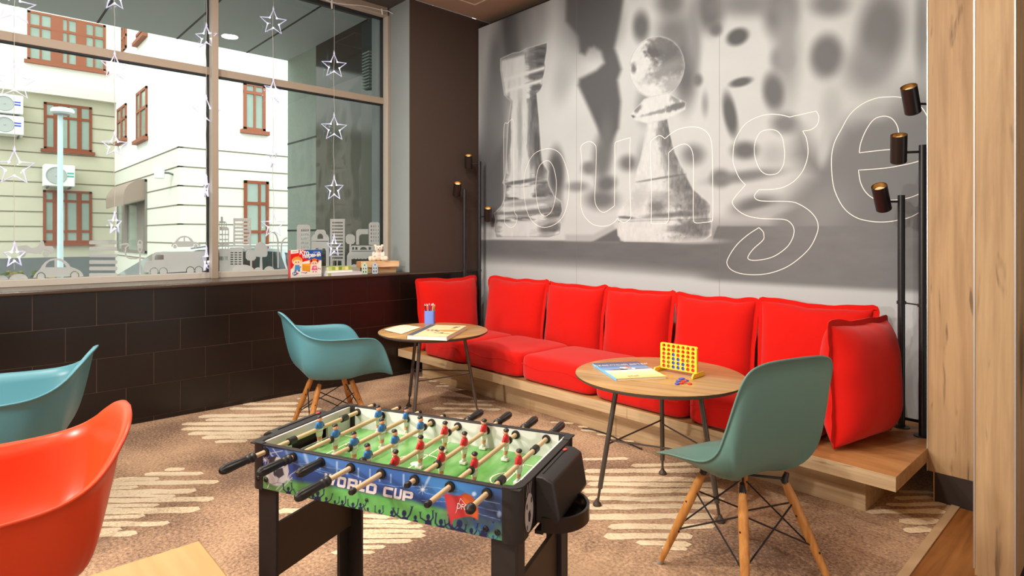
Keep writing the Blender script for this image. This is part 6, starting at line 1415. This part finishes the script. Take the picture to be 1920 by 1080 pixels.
for sx_ in (.15, .265): flat('shoe', ov(sx_, .23, .035, .014, 12), (34, 40, 96), 6)
flat('girl_hair', ov(.76, .55, .13, .125), (238, 106, 30), 4); flat('girl_hair', [(.58, .64), (.68, .62), (.68, .52)], (238, 106, 30), 4); flat('girl_hair', [(.95, .62), (.84, .62), (.86, .52)], (238, 106, 30), 4)
flat('girl_face', ov(.76, .50, .105, .08), (250, 206, 176), 5)
for sx_ in (.72, .80): flat('eye', ov(sx_, .495, .017, .021, 10), (60, 66, 80), 6)
flat('girl_dress', [(.70, .40), (.83, .40), (.87, .24), (.66, .24)], (226, 92, 142), 5); flat('girl_arm', ov(.78, .33, .05, .03, 12), (250, 206, 176), 6)
for sx_ in (.72, .81): flat('shoe', ov(sx_, .18, .03, .017, 12), (206, 30, 34), 6)
flat('age_badge', ov(.125, .14, .075, .068), (24, 84, 150), 4); flat('age_arrow', [(.18, .19), (.26, .14), (.18, .09)], (206, 40, 60), 3)
for a, b, c_ in ((.42, .16, (40, 40, 110)), (.47, .14, (190, 40, 60)), (.50, .16, (40, 40, 110)), (.36, .17, (150, 30, 50)), (.90, .30, (40, 40, 90)), (.95, .28, (170, 30, 60)), (.31, .375, (50, 40, 110))): flat('disc_print', ov(a, b, .02, .018, 10), c_, 5)
flat('bottom_line', [(.0, .045), (1, .07), (1, .076), (.0, .051)], (150, 120, 110), 4)
MTx = lambda a, b, rot=0: Matrix.Translation((.0024, fx(a), fz(b))) @ Matrix.Rotation(PI / 2, 4, 'Z') @ Matrix.Rotation(PI / 2, 4, 'X') @ Matrix.Rotation(R(rot), 4, 'Z')
text_mesh('\u041a\u0442\u043e', .048, 'title_lettering', mat('title_white', rgb(244, 248, 248), .4), o, MTx(.43, .89, -4), bold=.0016, extrude=.0003)
text_mesh('\u043f\u0435\u0440\u0432\u044b\u0439', .046, 'title_lettering', mat('title_white', rgb(244, 248, 248), .4), o, MTx(.67, .79, 5), bold=.0014, extrude=.0003, space=.92)
text_mesh('6+', .026, 'badge_lettering', mat('title_white', rgb(244, 248, 248), .4), o, MTx(.125, .14), bold=.0006, extrude=.0003)
# stacked books
def sill_book(label, y0, y1, z, th, cover, page, dx, rz, band=None):
    t = thing('book', label, 'book', (-.13 + dx, (y0 + y1) / 2, z), rz, 'books stacked on the window sill'); L_ = (y1 - y0) / 2; D_ = .09
    k = MB(); k.box(-D_, -L_, .0003, D_, L_, .0018); k.box(-D_, -L_, th - .0018, D_, L_, th - .0002); k.box(D_ - .0018, -L_, .0018, D_, L_, th - .0018) if band else None; k.build('cover', cover, t)
    k = MB(); k.box(-D_ + .002, -L_ + .002, .0018, D_ - .002, L_ - .002, th - .0018); k.build('pages', page, t)
    if band:
        for i, c_ in enumerate(band): k = MB(); a = -L_ + 2 * L_ * i / len(band); k.box(D_, a + .001, .0008, D_ + .0006, a + 2 * L_ / len(band) - .001, th - .0008); k.build('spine_patch', mat('patch_%d_%d_%d' % c_, rgb(*c_), .5), t)
    return t
M_cw = mat('book_cover_white', rgb(232, 232, 226), .5); M_cg = mat('book_cover_green', rgb(168, 190, 100), .5)
sill_book('white paged book with green corner, bottom of the stack on the sill', -1.63, -1.305, SZ, .026, M_cw, mat('page_lilac', rgb(224, 220, 226), .7), .03, R(3))
k = MB(); k.box(.0902, -.1625, .0025, .0908, -.135, .024); k.build('green_corner', M_cg, bpy.data.objects['book.002'])
sill_book('thin white book in the middle of the stack on the sill', -1.61, -1.385, SZ + .0262, .018, M_cw, M_paper, .01, R(-2))
sill_book('green and yellow patchwork book on top of the stack on the sill', -1.60, -1.39, SZ + .0444, .030, M_cg, M_paper, .0, R(-1), [(196, 204, 120), (150, 176, 70), (224, 222, 150), (120, 150, 60), (196, 196, 110), (232, 226, 160), (150, 176, 70)])
# little houses
def little_house(label, y, x, c_, rz):
    t = thing('house_ornament', label, 'ornament', (x, y, SZ), rz, 'little house ornaments on the sill'); m = mat('ceramic_%d' % c_[0], rgb(*c_), .5)
    w2, d2, h1, h2 = .024, .028, .082, .106
    k = MB(); k.poly([(-w2, 0), (w2, 0), (w2, h1), (0, h2), (-w2, h1)], to3=lambda a, b: (a, -d2, b), depth=(0, 2 * d2, 0)); k.build('house_body', m, t, bevel=.0015)
    hm = mat('ornament_dark', rgb(52, 60, 58), .7)
    for (a, b, r_, rh) in ((-.010, .022, .005, .010), (.010, .022, .005, .010), (-.010, .05, .0045, .008), (.010, .05, .0045, .008), (0, .080, .005, .007)):
        k = MB(); k.poly([(a + r_ * math.cos(q_), b + rh * math.sin(q_)) for q_ in np.linspace(0, 2 * PI, 13)[:-1]], to3=lambda p_, q_: (p_, -d2 - .0008, q_)); k.build('window_hole', hm, t)
    for (a, b) in ((-.012, .03), (.012, .03), (-.012, .05), (.012, .05)):
        k = MB(); k.box(-w2 - .0008, a - .008, b - .0025, -w2 - .0002, a + .008, b + .0025); k.build('shutter', hm, t)
little_house('pale green little house ornament on the window sill', -1.268, -.035, (186, 208, 190), R(62)); little_house('pale blue little house ornament on the window sill', -1.166, -.035, (178, 194, 212), R(62))
# wooden boxes and the teddy
M_pine = wood('pine_box', rgb(218, 172, 120), rgb(242, 208, 160), axis=1, scale=5, rough=.55, knots=.3, crack=.1)
M_pine_end = mat('pine_end', rgb(206, 140, 86), .6)
def wbox(label, y0, y1, z, h_, x, d_, rz):
    t = thing('wooden_box', label, 'box', (x, (y0 + y1) / 2, z), rz, 'pine boxes on the sill'); L_ = (y1 - y0) / 2
    k = MB(); k.box(-d_ / 2, -L_, 0, d_ / 2, L_, h_); k.build('box_body', M_pine, t, bevel=.0015)
    k = MB(); k.box(-d_ / 2 + .002, L_, .001, d_ / 2 - .002, L_ + .002, h_ - .001); k.build('end_grain', M_pine_end, t); k = MB(); k.box(-d_ / 2 + .002, -L_ - .002, .001, d_ / 2 - .002, -L_, h_ - .001); k.build('end_grain', M_pine_end, t); return t
wbox('shorter pale pine box on the sill carrying another pine box', -1.225, -.915, SZ, .053, -.14, .11, R(0)); wbox('longer pale pine box under the teddy bear', -1.265, -.905, SZ + .0535, .053, -.12, .12, R(-9))
tb = thing('teddy_bear', 'small white teddy bear sitting on the pine boxes', 'teddy bear', (-.125, -1.075, SZ + .1068), R(-35))
M_fur = mat('cream_plush', rgb(236, 226, 210), .95, .1, noise=.08, nscale=60, bump=1.0, bscale=260, sheen=.4)
k = MB(); sp = [((0, 0, .048), .040, (1, 1.05, 1.15)), ((.004, 0, .112), .034, (1.0, 1.08, .95)), ((.036, 0, .104), .016, (1.1, 1.1, .9)), ((0, -.032, .140), .0135, (.6, 1, 1)), ((0, .032, .140), .0135, (.6, 1, 1)),
                 ((.024, -.046, .021), .021, (1.3, 1.3, 1)), ((.024, .046, .021), .021, (1.3, 1.3, 1)), ((.046, -.070, .024), .019, (.8, 1, 1.2)), ((.046, .070, .024), .019, (.8, 1, 1.2)), ((.016, -.044, .062), .017, (1.1, 1, 1.5)), ((.016, .044, .062), .017, (1.1, 1, 1.5)), ((.034, -.044, .046), .015, (1.2, 1, 1)), ((.034, .044, .046), .015, (1.2, 1, 1))]
for c_, r_, sc in sp: k.sphere(c_, r_, 18, 12, sc=sc)
o = k.build('plush_body', M_fur, tb, smooth=True, angle=180); rm = o.modifiers.new('remesh', 'REMESH'); rm.mode = 'VOXEL'; rm.voxel_size = .0035; rm.use_smooth_shade = True; sm = o.modifiers.new('smooth', 'SMOOTH'); sm.iterations = 3
M_bead = mat('black_bead', rgb(30, 24, 22), .2, .6)
for c_, r_, nm in (((.035, -.013, .121), .0042, 'eye'), ((.035, .013, .121), .0042, 'eye'), ((.053, 0, .108), .0052, 'nose')): k = MB(); k.sphere(c_, r_, 10, 8); k.build(nm, M_bead, tb, smooth=True)
k = MB(); k.sphere((.036, .004, .058), .015, 14, 8, sc=(.35, 1, 1.1)); k.build('chest_patch', mat('patch_pale', rgb(226, 206, 206), .8), tb, smooth=True)
# ================================================================== FOREGROUND TABLE
ft = thing('square_table', 'light wood square table top cut off by the bottom edge of the photo', 'table', (3.56 + .35, -3.582 - .35, 0))
k = MB(); k.box(-.35, -.35, .712, .35, .35, .74); k.build('table_top', wood('light_table_wood', rgb(206, 162, 100), rgb(222, 182, 122), axis=0, scale=3, rough=.35, knots=.1, crack=.15), ft, bevel=.004)
k = MB(); k.lathe([(.03, .02), (.03, .711)], n=20); k.build('column', M_blk, ft, smooth=True)
k = MB(); k.lathe([(.22, 0), (.22, .008), (.05, .022)], n=32); k.build('base_plate', M_blk, ft, smooth=True)
